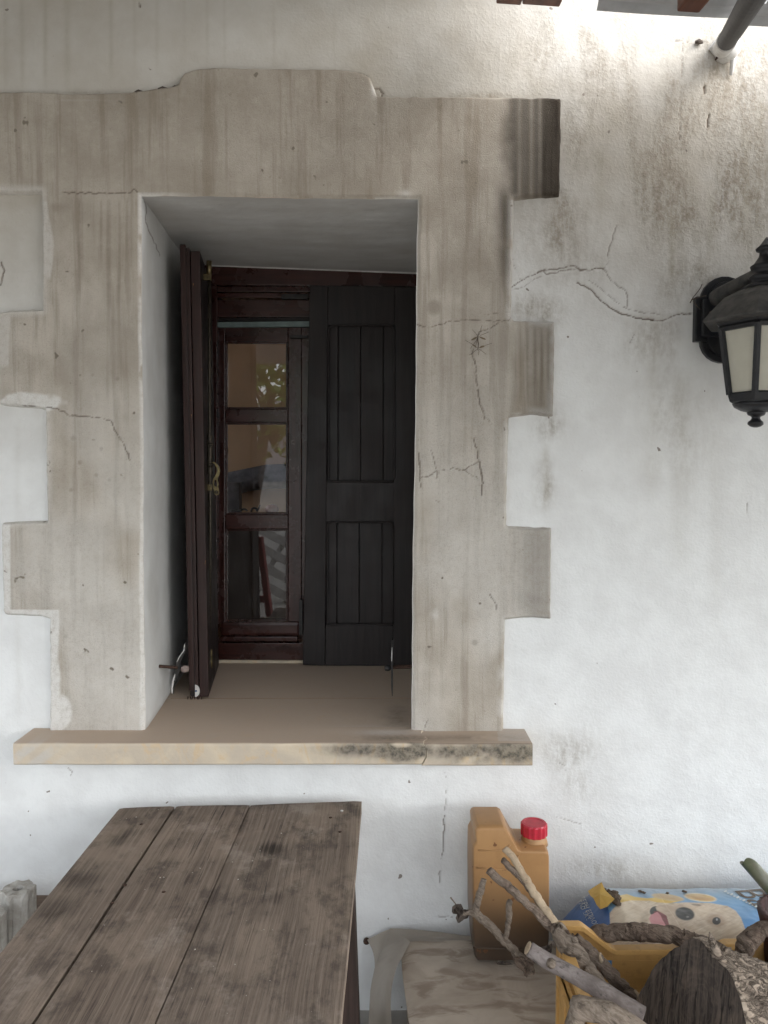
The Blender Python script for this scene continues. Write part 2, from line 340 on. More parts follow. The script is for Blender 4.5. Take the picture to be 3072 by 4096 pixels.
M = dict(
    wall=m_wall(), surround=m_surround(), reveal=m_reveal(), sill=m_sill(),
    frame=m_wood('dark_red_varnish', (.048, .0165, .013), (.026, .0095, .0078), (1, 1, .05), 60, .26, .5, .1),
    frameh=m_wood('dark_red_varnish_across', (.054, .018, .014), (.028, .0105, .0085), (.05, 1, 1), 60, .26, .5, .1),
    shut=m_wood('black_brown_shutter', (.020, .014, .013), (.011, .008, .0075), (1, 1, .05), 70, .5, .35, .25),
    shut_edge=m_wood('chipped_red_brown_edge', (.036, .017, .0145), (.021, .0105, .009), (1, 1, .06), 70, .5, .35, .3, chips=(.34, .17, .07)),
    brass=simple('aged_brass', (.30, .24, .12), (.16, .125, .07), 90, .42, .9, .2, .001),
    brass_dark=simple('tarnished_brass', (.10, .085, .065), (.06, .05, .04), 90, .5, .8, .2, .001),
    iron=simple('black_iron', (.03, .03, .032), (.055, .05, .045), 80, .55, .5, .3, .001),
    rust=simple('rusty_iron', (.09, .05, .035), (.045, .028, .022), 120, .8, .3, .5, .001),
    white_paint=simple('chalky_white_paint', (.72, .71, .68), (.58, .56, .53), 60, .7),
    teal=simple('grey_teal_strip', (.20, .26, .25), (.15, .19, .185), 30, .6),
    table=m_table(),
    table_leg=m_wood('dark_table_leg', (.05, .032, .026), (.028, .02, .017), (1, 1, .06), 60, .7, .25, .3),
    concrete=simple('cast_concrete', (.47, .455, .42), (.33, .31, .275), 35, .9, 0, .5, .006, .15),
    stool=m_wood('old_stool_wood', (.13, .095, .072), (.075, .055, .043), (.06, 1, 1), 60, .8, .2, .4),
    cap=simple('red_plastic_cap', (.50, .022, .045), (.40, .018, .035), 60, .4, 0, .1, .001, .5),
    bark_grey=m_fibre('grey_bark', (.155, .122, .094), (.285, .235, .188), (.20, .158, .122)),
    bark_lilac=m_fibre('smooth_grey_bark', (.175, .148, .137), (.235, .205, .19), (.115, .095, .086), .3),
    bark_brown=m_fibre('flaky_brown_bark', (.105, .075, .058), (.20, .152, .118), (.25, .20, .158), 1.),
    peeled=m_bark('peeled_pale_wood', (.40, .315, .22), (.31, .235, .16), (.45, .365, .26), 30, .25),
    bark_tan=m_plated('rough_tan_bark'),
    leaf_dry=simple('dry_brown_leaf', (.09, .07, .055), (.045, .036, .03), 60, .85, 0, .6, .004),
    tin=simple('galvanised_sheet', (.48, .49, .50), (.38, .385, .39), 14, .5, .25, .1, .002),
    rafter=m_wood('red_brown_rafter', (.15, .055, .03), (.085, .032, .02), (1, .05, 1), 40, .55, .35, .3),
    pipe=simple('grey_pipe', (.045, .045, .048), (.028, .028, .03), 50, .6, 0, .2, .001),
    blackm=simple('black_enamel', (.010, .011, .014), (.020, .0195, .02), 45, .38, 0, .2, .0015, .35),
    dusty=simple('dusty_black_roof', (.03, .03, .03), (.085, .08, .072), 38, .65, 0, .3, .002, .4),
    redpot=simple('dark_red_plastic', (.055, .018, .016), (.035, .012, .011), 40, .45, 0, .1, .001, .5),
    floor=simple('terrace_concrete', (.36, .345, .32), (.28, .265, .245), 6, .85),
    dirt=simple('courtyard_earth', (.30, .29, .265), (.22, .21, .19), 3, .9, 0, .4, .02),
    room=simple('ochre_room_wall', (.42, .27, .165), (.36, .235, .145), 4, .85),
    stone=simple('dark_arch_stone', (.045, .042, .05), (.10, .095, .105), 16, .7, 0, .5, .01),
    roomfloor=simple('room_floor', (.25, .17, .11), (.20, .13, .085), 6, .6),
    pallet=simple('grey_pallet_wood', (.52, .50, .47), (.40, .375, .34), 25, .85),
    redwood=simple('red_painted_wood', (.16, .025, .022), (.11, .02, .018), 25, .6),
    leaf=simple('vine_leaf', (.14, .24, .035), (.08, .15, .025), 6, .6),
    trunk=simple('tree_trunk', (.12, .095, .075), (.07, .055, .045), 20, .9, 0, .6, .01),
    hill=simple('rocky_hillside', (.30, .31, .33), (.20, .205, .21), .12, .95),
    speck=simple('pale_crumb', (.68, .64, .56), (.55, .50, .42), 200, .8),
    fly=simple('brown_insect', (.06, .035, .015), (.04, .022, .01), 200, .6),
)

# ==================================================================== HOUSE WALL
WX0 = at(0, 2000, 0)[0]
def px2m(pts, Y=0.0): return [tuple(at(x, y, Y)[[0, 2]]) for x, y in pts]
SUR = [(-70, 380), (157, 376), (287, 385), (417, 382), (518, 379), (602, 369), (685, 357), (716, 347), (726, 322), (741, 302), (778, 288), (833, 281),
       (1019, 282), (1204, 286), (1343, 286), (1444, 298), (1480, 318), (1495, 360), (1508, 392), (1560, 395), (2000, 399), (2240, 402), (2238, 600), (2234, 787),
       (2100, 796), (2052, 803), (2046, 1000), (2040, 1270), (2052, 1288), (2214, 1290), (2212, 1480), (2208, 1664), (2120, 1656), (2030, 1668), (2024, 1900), (2020, 2100), (2030, 2108), (2200, 2114),
       (2199, 2300), (2197, 2470), (2100, 2466), (2016, 2474), (2012, 2700), (2008, 2960),
       (208, 2960), (207, 2700), (206, 2475), (170, 2461), (30, 2455), (22, 2440), (14, 2095), (16, 2092), (198, 2085), (194, 1860), (190, 1640), (165, 1632), (20, 1622), (-6, 1608), (-10, 1258), (40, 1248), (178, 1242), (178, 1000), (174, 778), (-70, 776)]
SURm = px2m(SUR)
OPEN_PX = [(562, 781), (1673, 795), (1645, 2930), (578, 2930)]
SY = -.018
OP = [at(x, y, SY) for x, y in OPEN_PX]
def und(X, Z): return .006 * (fbm(X * 2.2, Z * 2.2, 3, 1) - .5) + .0018 * (fbm(X * 22, Z * 26, 3, 5) - .5)
C5 = lambda pts: [(1950 + .5124 * x, 900 + .5124 * y) for x, y in pts]
C3 = lambda pts: [(1600 + .633 * x, 1200 + .633 * y) for x, y in pts]
C8 = lambda pts: [(.5877 * x, 700 + .5877 * y) for x, y in pts]
C6 = lambda pts: [(1400 + .5425 * x, 3250 + .5425 * y) for x, y in pts]
WALL_CRACKS = [(C5([(180, 490), (275, 425), (340, 395), (430, 355), (560, 340), (680, 315), (720, 355), (800, 350), (850, 330), (900, 335)]), 1.0),
    (C5([(900, 335), (940, 295), (950, 180), (975, 120), (980, 70), (1010, 0)]), .6), (C5([(430, 360), (460, 385), (600, 355), (690, 350)]), .7),
    (C5([(900, 340), (950, 410), (1000, 465), (1070, 510), (1090, 550), (1090, 640)]), .6),
    (C5([(700, 450), (800, 500), (870, 570), (950, 645), (1050, 690), (1150, 720), (1250, 735), (1360, 745), (1480, 700), (1590, 690)]), 1.2),
    (C5([(790, 430), (880, 490), (990, 590), (1080, 650), (1200, 680), (1360, 695)]), .5), (C5([(200, 510), (260, 495), (330, 445), (420, 400)]), .45),
    (C5([(1140, 860), (1115, 930)]), .6), (C5([(195, 270), (215, 350), (255, 420)]), .3),
    (C6([(695, 20), (693, 100), (690, 200), (685, 280), (675, 340)]), .9), (C6([(662, 430), (655, 520)]), .6), (C6([(620, 765), (700, 770), (780, 775)]), .35),
    ([(1780, 3090), (1786, 3160), (1777, 3250)], .3),
    (C8([(0, 590), (25, 650), (12, 700), (0, 750)]), 1.2), (C8([(0, 1300), (30, 1400), (100, 1510), (155, 1570)]), .9),
    ([(270, 3070), (285, 3085), (278, 3105)], .6), ([(2240, 3050), (2256, 3062), (2262, 3080)], .4), ([(2225, 3270), (2290, 3285), (2330, 3300)], .3),
    ([(518, 377), (560, 370), (602, 365), (650, 358), (700, 350), (722, 335)], 1.1), ([(1343, 284), (1400, 291), (1450, 297), (1470, 308)], .9),
    ([(1497, 355), (1515, 352), (1530, 372), (1524, 392)], 1.0), ([(2730, 150), (2728, 260), (2720, 420), (2715, 560)], .3), ([(2700, 165), (2790, 172), (2860, 172)], .5),
    ([(2900, 720), (2880, 820), (2885, 900)], .4), ([(2990, 2010), (2992, 2070)], .5), ([(555, 12), (560, 26)], 1.2), ([(2835, 460), (2830, 505)], 1.4), ([(2818, 345), (2822, 375)], 2.2)]
SUR_CRACKS = [(C3([(100, 155), (170, 178), (250, 155), (330, 130), (420, 130), (520, 122), (600, 135), (690, 130), (705, 100)]), .8), (C3([(620, 150), (560, 180), (500, 205)]), 1.0),
    (C3([(490, 85), (560, 95), (620, 78), (690, 80)]), .4),
    (C3([(455, 340), (475, 420), (485, 500), (495, 600), (515, 680), (535, 750)]), .8), (C3([(470, 870), (490, 980), (505, 1050), (520, 1150), (520, 1240)]), 1.1),
    (C3([(135, 1125), (180, 1110), (230, 1080), (330, 1065), (410, 1080), (465, 1035), (495, 1020)]), .7), (C3([(410, 1080), (505, 1140)]), .5),
    (C3([(195, 940), (220, 1050), (235, 1080), (225, 1130)]), .5), (C3([(115, 970), (125, 1080), (130, 1180)]), .9), (C3([(230, 1270), (265, 1290)]), .4),
    (C3([(570, 1860), (610, 1920), (615, 1970)]), .8), (C3([(540, 730), (580, 780)]), .3),
    (C8([(420, 120), (640, 122), (720, 130), (820, 120), (880, 118), (905, 98), (950, 125)]), .9),
    (C8([(155, 1570), (320, 1580), (400, 1595), (470, 1635), (620, 1648), (700, 1650), (755, 1680), (800, 1780), (850, 1850), (890, 1940)]), .9),
    ([(1695, 2925), (1700, 2900), (1712, 2880)], .6)]
def crack_mask(px, py, lst, wpx=2.2):
    c = np.zeros(px.shape)
    jx = 7 * (vn(px * .06, py * .06, 3) - .5) + 2 * (vn(px * .2, py * .2, 13) - .5); jy = 7 * (vn(px * .06, py * .06, 8) - .5) + 2 * (vn(px * .2, py * .2, 18) - .5); wv = .65 + .9 * vn(px * .018, py * .018, 23)
    for pts, wd in lst:
        xs = [p[0] for p in pts]; ys = [p[1] for p in pts]
        b = (px > min(xs) - 25) & (px < max(xs) + 25) & (py > min(ys) - 25) & (py < max(ys) + 25)
        if not b.any(): continue
        d = seg_dist(px[b] + jx[b], py[b] + jy[b], pts) / wv[b]
        c[b] = np.maximum(c[b], min(1, .3 + .55 * wd) * np.clip(.35 + .65 * wv[b], 0, 1) * (1 - sm((d - wpx * .3 * wd) / (wpx * (.5 + .6 * wd)))))
    return c
def blob(px, py, cx, cy, rx, ry): return np.exp(-(((px - cx) / rx) ** 2 + ((py - cy) / ry) ** 2))
def vstreaks(px, py, lst):
    s = np.zeros(px.shape)
    for x, wd, y0, y1, a in lst:
        xx = x + 8 * (vn(py * .004, np.full(px.shape, x * .13), 4) - .5)
        fade = sm((py - y0) / 60.) * (1 - sm((py - y1 + 120) / 160.))
        s = np.maximum(s, a * np.exp(-((px - xx) / wd) ** 2) * fade * (.6 + .4 * vn(px * .02, py * .012, 6)))
    return s

def wall_attrs(P):
    px, py = proj(P); X, Z = P[:, 0], P[:, 2]
    big = fbm(X * 3, Z * 2, 4, 11); fine = fbm(X * 22, Z * 12, 4, 15)
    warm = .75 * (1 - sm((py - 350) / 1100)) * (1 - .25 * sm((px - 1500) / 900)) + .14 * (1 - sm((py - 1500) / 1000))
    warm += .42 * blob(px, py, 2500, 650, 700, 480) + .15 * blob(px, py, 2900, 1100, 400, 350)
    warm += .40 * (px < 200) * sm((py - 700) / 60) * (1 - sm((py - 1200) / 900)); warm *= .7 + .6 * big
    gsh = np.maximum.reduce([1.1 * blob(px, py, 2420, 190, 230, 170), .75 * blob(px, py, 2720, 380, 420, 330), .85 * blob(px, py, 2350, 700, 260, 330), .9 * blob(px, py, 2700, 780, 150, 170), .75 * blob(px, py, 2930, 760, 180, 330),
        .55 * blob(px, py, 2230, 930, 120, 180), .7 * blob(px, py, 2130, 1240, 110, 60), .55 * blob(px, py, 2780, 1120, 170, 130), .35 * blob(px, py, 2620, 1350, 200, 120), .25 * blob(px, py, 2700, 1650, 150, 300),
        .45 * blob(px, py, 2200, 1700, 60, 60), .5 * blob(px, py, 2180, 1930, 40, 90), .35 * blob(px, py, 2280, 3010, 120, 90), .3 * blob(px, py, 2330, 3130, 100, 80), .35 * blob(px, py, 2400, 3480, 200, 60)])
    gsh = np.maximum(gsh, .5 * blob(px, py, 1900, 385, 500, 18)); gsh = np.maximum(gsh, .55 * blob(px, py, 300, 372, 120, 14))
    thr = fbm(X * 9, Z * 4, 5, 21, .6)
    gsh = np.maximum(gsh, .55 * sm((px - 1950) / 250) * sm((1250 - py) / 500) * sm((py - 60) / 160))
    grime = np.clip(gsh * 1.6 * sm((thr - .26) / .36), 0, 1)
    streak = vstreaks(px, py, [(22, 12, -200, 380, .35), (88, 10, -200, 380, .5), (182, 9, -200, 385, .6), (268, 14, -200, 385, .5), (445, 9, -200, 330, .55), (540, 7, -100, 300, .3), (628, 8, -100, 300, .3), (828, 7, -100, 280, .35), (898, 7, -50, 285, .3),
        (1095, 7, 0, 285, .35), (735, 8, -100, 280, .2), (1340, 7, 0, 290, .25), (45, 40, 760, 1250, .12), (70, 14, 1640, 2900, .12),
        (2690, 16, 820, 1150, .55), (2840, 20, 700, 1050, .4), (2985, 22, 500, 1000, .5), (2400, 18, 560, 900, .45), (2610, 40, 1300, 2000, .22), (2720, 50, 1450, 2300, .18), (2860, 30, 1700, 2500, .12), (2180, 14, 1750, 2060, .35), (2905, 12, 195, 330, .5), (3040, 25, 350, 1000, .35)])
    return dict(warm=np.clip(warm, 0, 1), grime=grime, streak=np.clip(streak, 0, 1), crack=np.clip(crack_mask(px, py, WALL_CRACKS), 0, 1))
ST = .0032
xs = np.concatenate([[-6, -4, -2.5, -1.6, -1.2], np.arange(-1.10, 1.10, ST), [1.12, 1.3, 1.8, 2.6, 4, 6]])
zs = np.concatenate([[-.2, -.05, .02], np.arange(.06, 2.80, ST), [2.85, 2.95, 3.2, 3.6]])
XX, ZZ = np.meshgrid(xs, zs)
sdw = np.full(XX.shape, -1.0); mk = (np.abs(XX) < 1.15)
sdw[mk] = poly_sd(XX[mk], ZZ[mk], SURm)
# the wall also stops behind the sill and the opening
hole = (sdw > .018) | ((XX > OP[3][0] + .03) & (XX < OP[2][0] - .03) & (ZZ > .79) & (ZZ < OP[0][2]))
hw = und(XX, ZZ)
V = np.stack([XX, -hw, ZZ], -1).reshape(-1, 3)
A = wall_attrs(V)
V[:, 1] += .0035 * A['crack']
# a lifted plaster lip along the long diagonal crack
pxw, pyw = proj(V)
lip = seg_dist(pxw, pyw, WALL_CRACKS[4][0]); V[:, 1] -= .0007 * np.exp(-((lip - 14) / 12) ** 2) * (pyw < 1300)
hb = hole[:-1, :-1] & hole[1:, :-1] & hole[:-1, 1:] & hole[1:, 1:]
Q = grid_quads(len(zs), len(xs), ~hb)
V, Q, A = compact(V, Q, A)
house = empty('house_wall', (0, 0, 0)); tag(house, 'white plastered house wall, cracked and grimy, around the deep window', 'wall', None, 'thing')
big_mesh('plaster_face', V, Q, M['wall'], house, A)

# ---- raised window surround with toothed blocks
ZS = at(1100, 2920, SY)[2] - .012; ZTL, ZTR = OP[0][2], OP[1][2]
def XL(z): t = (z - OP[3][2]) / (OP[0][2] - OP[3][2]); return OP[3][0] + (OP[0][0] - OP[3][0]) * t + .0012 * np.sin(z * 9) + .0006 * np.sin(z * 53)
def XR(z): t = (z - OP[2][2]) / (OP[1][2] - OP[2][2]); return OP[2][0] + (OP[1][0] - OP[2][0]) * t + .0010 * np.sin(z * 8 + 1) + .0005 * np.sin(z * 47)
def ZT(x): t = (x - OP[0][0]) / (OP[1][0] - OP[0][0]); return ZTL + (ZTR - ZTL) * t + .0010 * np.sin(x * 11) + .0006 * np.sin(x * 63)
x_min, x_max = -1.12, at(2260, 1000, 0)[0] + .01; z_max = at(1000, 260, 0)[2]
n1, n2, n3 = int((OP[0][0] - x_min) / ST), int((OP[1][0] - OP[0][0]) / ST), int((x_max - OP[1][0]) / ST)
m1, m2 = int((ZTL - ZS) / ST), int((z_max - ZTL) / ST)
tz = np.concatenate([np.linspace(0, 1, m1 + 1), 1 + np.arange(1, m2 + 1) / m2]); tx = np.concatenate([np.linspace(0, 1, n1 + 1), 1 + np.arange(1, n2 + 1) / n2, 2 + np.arange(1, n3 + 1) / n3])
TX, TZz = np.meshgrid(tx, tz)
zn = np.where(TZz <= 1, ZS + (ZTL - ZS) * TZz, ZTL + (z_max - ZTL) * (TZz - 1))
zq = np.minimum(zn, ZTL)
xl, xr = XL(zq), XR(zq)
GX = np.where(TX <= 1, x_min + (xl - x_min) * TX, np.where(TX <= 2, xl + (xr - xl) * (TX - 1), xr + (x_max - xr) * (TX - 2)))
zt = ZT(GX)
GZ = np.where(TZz <= 1, ZS + (zt - ZS) * TZz, zt + (z_max - zt) * (TZz - 1))
sd = poly_sd(GX, GZ, SURm)
dopen = np.maximum(np.maximum(xl - GX, GX - xr), GZ - zt)
sdn = sd + .0035 * (fbm(GX * 40, GZ * 40, 3, 31) - .5)
hs_ = -.007 + .025 * sm((sdn + .006) / .011) + .0015 * (fbm(GX * 16, GZ * 16, 3, 33) - .5)
hs_ -= .006 * (1 - sm(dopen / .009)) * (dopen > -.001)
Vs = np.stack([GX, -(und(GX, GZ) + hs_), GZ], -1).reshape(-1, 3)
def sur_attrs(P, sdv, dop):
    px, py = proj(P); X, Z = P[:, 0], P[:, 2]
    nf = fbm(X * 20, Z * 20, 4, 41); nb = fbm(X * 5, Z * 5, 4, 44)
    ls = []
    rr = np.random.default_rng(5)
    for x in (335, 370, 412, 430, 470, 500, 640, 665, 690, 985, 1065, 1100, 1120, 1145, 1190, 1250, 1270, 1345, 1420, 1450, 1560, 1600, 1640, 1720, 1780, 1830, 1880, 1950, 240, 290, 300, 205, 190, 1010):
        ls.append((x, rr.uniform(5, 12), rr.uniform(280, 420), rr.uniform(620, 900), rr.uniform(.25, .6)))
    for x, y1 in ((315, 1240), (330, 1150), (405, 1100), (432, 1640), (440, 1560), (475, 1250), (505, 1080), (545, 900)): ls.append((x, rr.uniform(5, 9), 760, y1, rr.uniform(.4, .65)))
    for x in (2062, 2085, 2110, 2140, 2165, 2195): ls.append((x, 7, 1280, 1660, .75)); ls.append((x - 8, 8, 2110, 2470, .5))
    for k in range(26): ls.append((rr.uniform(240, 540), rr.uniform(8, 22), rr.uniform(900, 2300), rr.uniform(2000, 2900), rr.uniform(.08, .25))); ls.append((rr.uniform(1680, 2010), rr.uniform(8, 24), rr.uniform(800, 2200), rr.uniform(1700, 2900), rr.uniform(.08, .28)))
    st = vstreaks(px, py, ls)
    st = np.maximum(st, .5 * sm((.5 - np.abs(px - 2020) / 46.) * 2) * (py > 780) * (1 - sm((py - 1400) / 500)))
    st = np.maximum(st, .42 * blob(px, py, 340, 2120, 130, 50) * (.5 + nf)); st = np.maximum(st, .42 * blob(px, py, 400, 2450, 90, 45) * (.5 + nf))
    st = np.maximum(st, .45 * blob(px, py, 235, 830, 60, 25)); st = np.maximum(st, .3 * blob(px, py, 1860, 2110, 180, 55)); st = np.maximum(st, .35 * blob(px, py, 250, 480, 200, 80) * (.4 + nf))
    st = np.maximum(st, .35 * blob(px, py, 720, 430, 80, 60)); st = np.maximum(st, .4 * blob(px, py, 1840, 640, 120, 200) * nb * 1.6)
    st = np.maximum(st, .30 * sm((fbm(X * 7, Z * 5, 4, 47) - .52) / .14) * (1 - .5 * sm((py - 1200) / 900)))
    st = np.maximum(st, .34 * (1 - sm((py - 420) / 900)) * (.55 + .7 * nb))  # broad uneven tone, darker towards the top of the surround
    for x, y, r in ((295, 1752, 11), (405, 1795, 8), (320, 1850, 9), (385, 1900, 8), (437, 1920, 8), (285, 1960, 8), (480, 1755, 8), (920, 378, 7), (805, 645, 6), (1080, 708, 5), (1120, 710, 5), (265, 2545, 8), (370, 1500, 7), (470, 1515, 9), (1900, 2570, 12), (1735, 1230, 30)):
        st = np.maximum(st, .6 * (1 - sm((np.hypot(px - x, py - y) - r * .5) / r)))
    soot = sm((px - 1985 + 60 * (nf - .5)) / 80) * sm((830 - py + 60 * (nb - .5)) / 70) * (.75 + .25 * sm((px - 2120) / 80))
    soot = np.maximum(soot, (.35 + .5 * nf) * np.exp(-((px - 2018) / 30) ** 2) * sm((py - 700) / 80) * (1 - sm((py - 900) / 420)))
    soot = np.maximum(soot, .38 * sm((px - 2060) / 90) * (py > 1270) * (py < 1680)); soot = np.maximum(soot, .28 * sm((px - 2050) / 90) * (py > 2090) * (py < 2480))
    soot = np.maximum(soot, .35 * blob(px, py, 2140, 2400, 70, 60))
    for x in (2078, 2125, 2160): soot *= 1 - .38 * np.exp(-((px - x) / 8) ** 2) * (py < 800) * (.4 + nf)
    ed = 1 - sm((sdv - .004) / .022)
    pale = .55 * ed * sm((nf - .3) / .3) * (px > 1700) * (py > 800) + .5 * ed * (px < 800) * (py > 400)
    pale = np.maximum(pale, .85 * (1 - sm((dop - .003 - .012 * nb * sm((py - 1900) / 700)) / .008)) * (1 - sm((px - 560) / 300)) * sm((nf - .25 + .3 * sm((py - 1900) / 500)) / .15))
    pale = np.maximum(pale, .6 * (1 - sm(dop / .005)) * (px > 1500))
    pl = np.maximum.reduce([sm((252 - px + 60 * (nb - .5)) / 14) * (py > 2440), (.6 * sm((225 - px + 40 * (nb - .5) - np.abs(py - 980) * .12) / 10) * sm((py - 790) / 20) * sm((1130 - py) / 30)), (.55 * sm((48 - px + 40 * (nb - .5)) / 10) * sm((py - 1250) / 12) * sm((1490 - py + 60 * (nb - .5)) / 30)), sm((46 - px) / 8) * (py > 2095) * (py < 2455),
        sm((150 + 160 * (nf - .5) - np.hypot((px - 120) * .9, (py - 1615) * 3.4)) / 40), sm((60 - np.hypot((px - 240), (py - 2850) * .7)) / 20), .8 * blob(px, py, 1752, 2455, 26, 26) * sm((nf - .35) / .2), .6 * blob(px, py, 1620, 775, 25, 14), .8 * blob(px, py, 1495, 360, 12, 30)])
    pale = np.maximum(pale, pl * .95)
    pale = np.maximum(pale, .42 * sm((fbm(X * 4.5, Z * 3, 4, 46) - .42) / .2) * sm((py - 900) / 1400)); pale = np.maximum(pale, .3 * sm((px - 430) / 60) * (px < 600) * sm((py - 2550) / 300)); pale = np.maximum(pale, .22 * (px < 250) * (py > 2080) * (py < 2460))
    return dict(streak=np.clip(st, 0, 1), soot=np.clip(soot, 0, 1), pale=np.clip(pale, 0, 1), crack=np.clip(crack_mask(px, py, SUR_CRACKS), 0, 1))
As = sur_attrs(Vs, sd.ravel(), np.where(dopen > 0, dopen, 0).ravel())
Vs[:, 1] += .003 * As['crack']
ins = (TX >= 1) & (TX <= 2) & (TZz <= 1)
kill = (ins[:-1, :-1] & ins[1:, :-1] & ins[:-1, 1:] & ins[1:, 1:])
lo = sd < -.014; kill |= lo[:-1, :-1] & lo[1:, :-1] & lo[:-1, 1:] & lo[1:, 1:]
Q = grid_quads(len(tz), len(tx), ~kill)
Vs, Q, As = compact(Vs, Q, As)
sur = big_mesh('window_surround', Vs, Q, M['surround'], house, As); tag(sur, 'raised beige surround with toothed blocks, streaked with brown stains')

# ---- reveal: jambs and sloping head
SPL = .077
def surf_patch(fn, nu, nv, attrf, name, mat, parent):
    U, W = np.meshgrid(np.linspace(0, 1, nu), np.linspace(0, 1, nv))
    P = fn(U, W).reshape(-1, 3); return big_mesh(name, P, grid_quads(nv, nu), mat, parent, attrf(P) if attrf else None)
YB = .80
zl0 = ZS - .004
HB = [at(845, 1062, .70)[2], at(1663, 1092, .70)[2]]; HBX = [at(845, 1062, .70)[0], at(1663, 1092, .70)[0]]
def headz(X, Y):
    zf = ZT(X); zb = HB[0] + (HB[1] - HB[0]) * (X - HBX[0]) / (HBX[1] - HBX[0]); return zf + (zb - zf) * (Y - SY) / (.70 - SY)
def jamb(side):
    def fn(U, W):
        Y = -.0125 + (YB + .0125) * U; z = zl0 + (ZTL + .02 - zl0) * W
        X = (XL(np.minimum(z, ZTL)) - SPL * Y * sm(Y / .05 * .5 + .5) if side < 0 else XR(np.minimum(z, ZTR)) + SPL * Y)
        X = X + .003 * (fbm(Y * 8 + 4, z * 8, 3, 51) - .5) * np.minimum(1, np.maximum(Y, 0) * 20)
        return np.stack([X, Y, z], -1)
    return fn
JC = [([(575, 800), (583, 830), (582, 890), (600, 930), (622, 980), (640, 1020)], .8)]
def jattr(P):
    px, py = proj(P); n = fbm(P[:, 1] * 14, P[:, 2] * 6, 4, 52)
    wm = .35 * sm((P[:, 2] - 1.6) / .7) * n + .5 * (1 - sm((P[:, 2] - ZS - .004) / .03)) + .18 * n
    return dict(warm=np.clip(wm, 0, 1), crack=crack_mask(px, py, JC))
surf_patch(jamb(-1), 160, 420, jattr, 'reveal_jamb', M['reveal'], house)
surf_patch(jamb(1), 60, 200, jattr, 'reveal_jamb', M['reveal'], house)
def headf(U, W):
    X = OP[0][0] - .08 + (OP[1][0] - OP[0][0] + .16) * U; Y = -.0125 + (.78 + .0125) * W
    return np.stack([X, Y, headz(X, Y) + .0025 * (fbm(X * 9, Y * 20, 3, 55) - .5)], -1)
def hattr(P):
    n = fbm(P[:, 0] * 6, P[:, 1] * 22, 4, 56); return dict(warm=np.clip(.12 + .4 * n, 0, 1), crack=np.zeros(len(P)))
surf_patch(headf, 200, 160, hattr, 'reveal_head', M['reveal'], house)

# ---- stone sill, split by a crack
ZSILL = at(1100, 2912, 0)[2]
SXL, SXR = at(52, 2975, -.12)[0], at(2131, 2977, -.12)[0]
crk = at(1696, 2975, -.12)[0]
def sill_piece(x0, x1, name, lab, crackside):
    r = .004; zt_, zb_ = ZSILL, at(1000, 3060, -.12)[2]
    prof = [(.03, zb_)] + [(-.12 + t, zb_) for t in np.linspace(.10, .003, 12)] + [(-.12, zb_ + .003)] + [(-.12, z) for z in np.linspace(zb_ + .005, zt_ - r, 12)] + [(-.12 + r * .3, zt_ - r * .3)] + [(-.12 + t, zt_) for t in np.linspace(r, .13, 26)]
    prof = np.array(prof); nx = max(8, int((x1 - x0) / .004)); U = np.linspace(0, 1, nx)
    P = np.zeros((nx, len(prof), 3)); P[..., 1] = prof[:, 0]; P[..., 2] = prof[:, 1]
    t = np.linspace(0, 1, len(prof)); jag = .006 * np.sin(t * 21) + .006 * (vn(t * 14, t * 3, 61) - .5)
    a = x0 + (jag + .004 * (prof[:, 1] - zb_) / .05 if crackside == 'L' else np.zeros(len(prof))); b = x1 + (jag + .004 * (prof[:, 1] - zb_) / .05 if crackside == 'R' else np.zeros(len(prof)))
    P[..., 0] = a + (b - a) * U[:, None]
    P[..., 2] += .0015 * (fbm(P[..., 0] * 12, P[..., 1] * 12, 3, 62) - .5); P[..., 1] -= .002 * (fbm(P[..., 0] * 10, P[..., 2] * 10, 3, 63) - .5)
    if crackside == 'L': P[..., 2] -= .0025
    V = P.reshape(-1, 3); Q = list(map(tuple, grid_quads(nx, len(prof))))
    px, py = proj(V); n = fbm(V[:, 0] * 16, (V[:, 1] + V[:, 2]) * 20, 4, 65)
    front = V[:, 1] < -.113
    st = np.maximum.reduce([2.2 * blob(px, py, 1610, 3005, 110, 36), 1.3 * blob(px, py, 1430, 2998, 120, 26), 1.1 * blob(px, py, 1790, 3005, 60, 34), 1.5 * blob(px, py, 1890, 3015, 90, 42), 1.6 * blob(px, py, 2040, 3010, 120, 44), .8 * blob(px, py, 1960, 3010, 220, 60)]) * front * sm((n - .20) / .25)
    st = np.maximum(st, (.62 * blob(px, py, 1580, 2953, 160, 14) + .5 * blob(px, py, 1900, 2952, 170, 12)) * (~front) * sm((n - .2) / .25))
    st = np.maximum(st, .25 * (np.abs(px - crk) < -1))
    pale = np.maximum(.75 * blob(px, py, 120, 3020, 130, 60) * sm((np.sin((px + py * 1.3) * .06) + .8) / 1.2), .55 * blob(px, py, 1560, 2930, 130, 12)); pale = np.maximum(pale, .4 * (px > 1990) * (py < 2965))
    o = big_mesh(name, V, np.array(Q), M['sill'], house, dict(stain=np.clip(st, 0, 1), pale=np.clip(pale, 0, 1)))
    # end caps
    for xi, vv in ((0, P[0]), (1, P[-1])):
        mesh('sill_end_face', vv, [tuple(range(len(prof))) if xi else tuple(range(len(prof) - 1, -1, -1))], M['sill'], o)
    tag(o, lab); return o
sill_piece(SXL, crk - .0012, 'sill_slab', 'long cream piece of the stone sill', 'R')
sill_piece(crk + .0012, SXR, 'sill_slab', 'broken-off mouldy right end of the stone sill', 'L')
def inner_sill(y0, y1, z, dz):
    def fn(U, W):
        X = -.80 + 1.0 * U; Y = y0 + (y1 - y0) * W
        return np.stack([X, Y, z + dz * W + .0015 * (fbm(X * 8, Y * 8, 3, 67) - .5)], -1)
    return fn
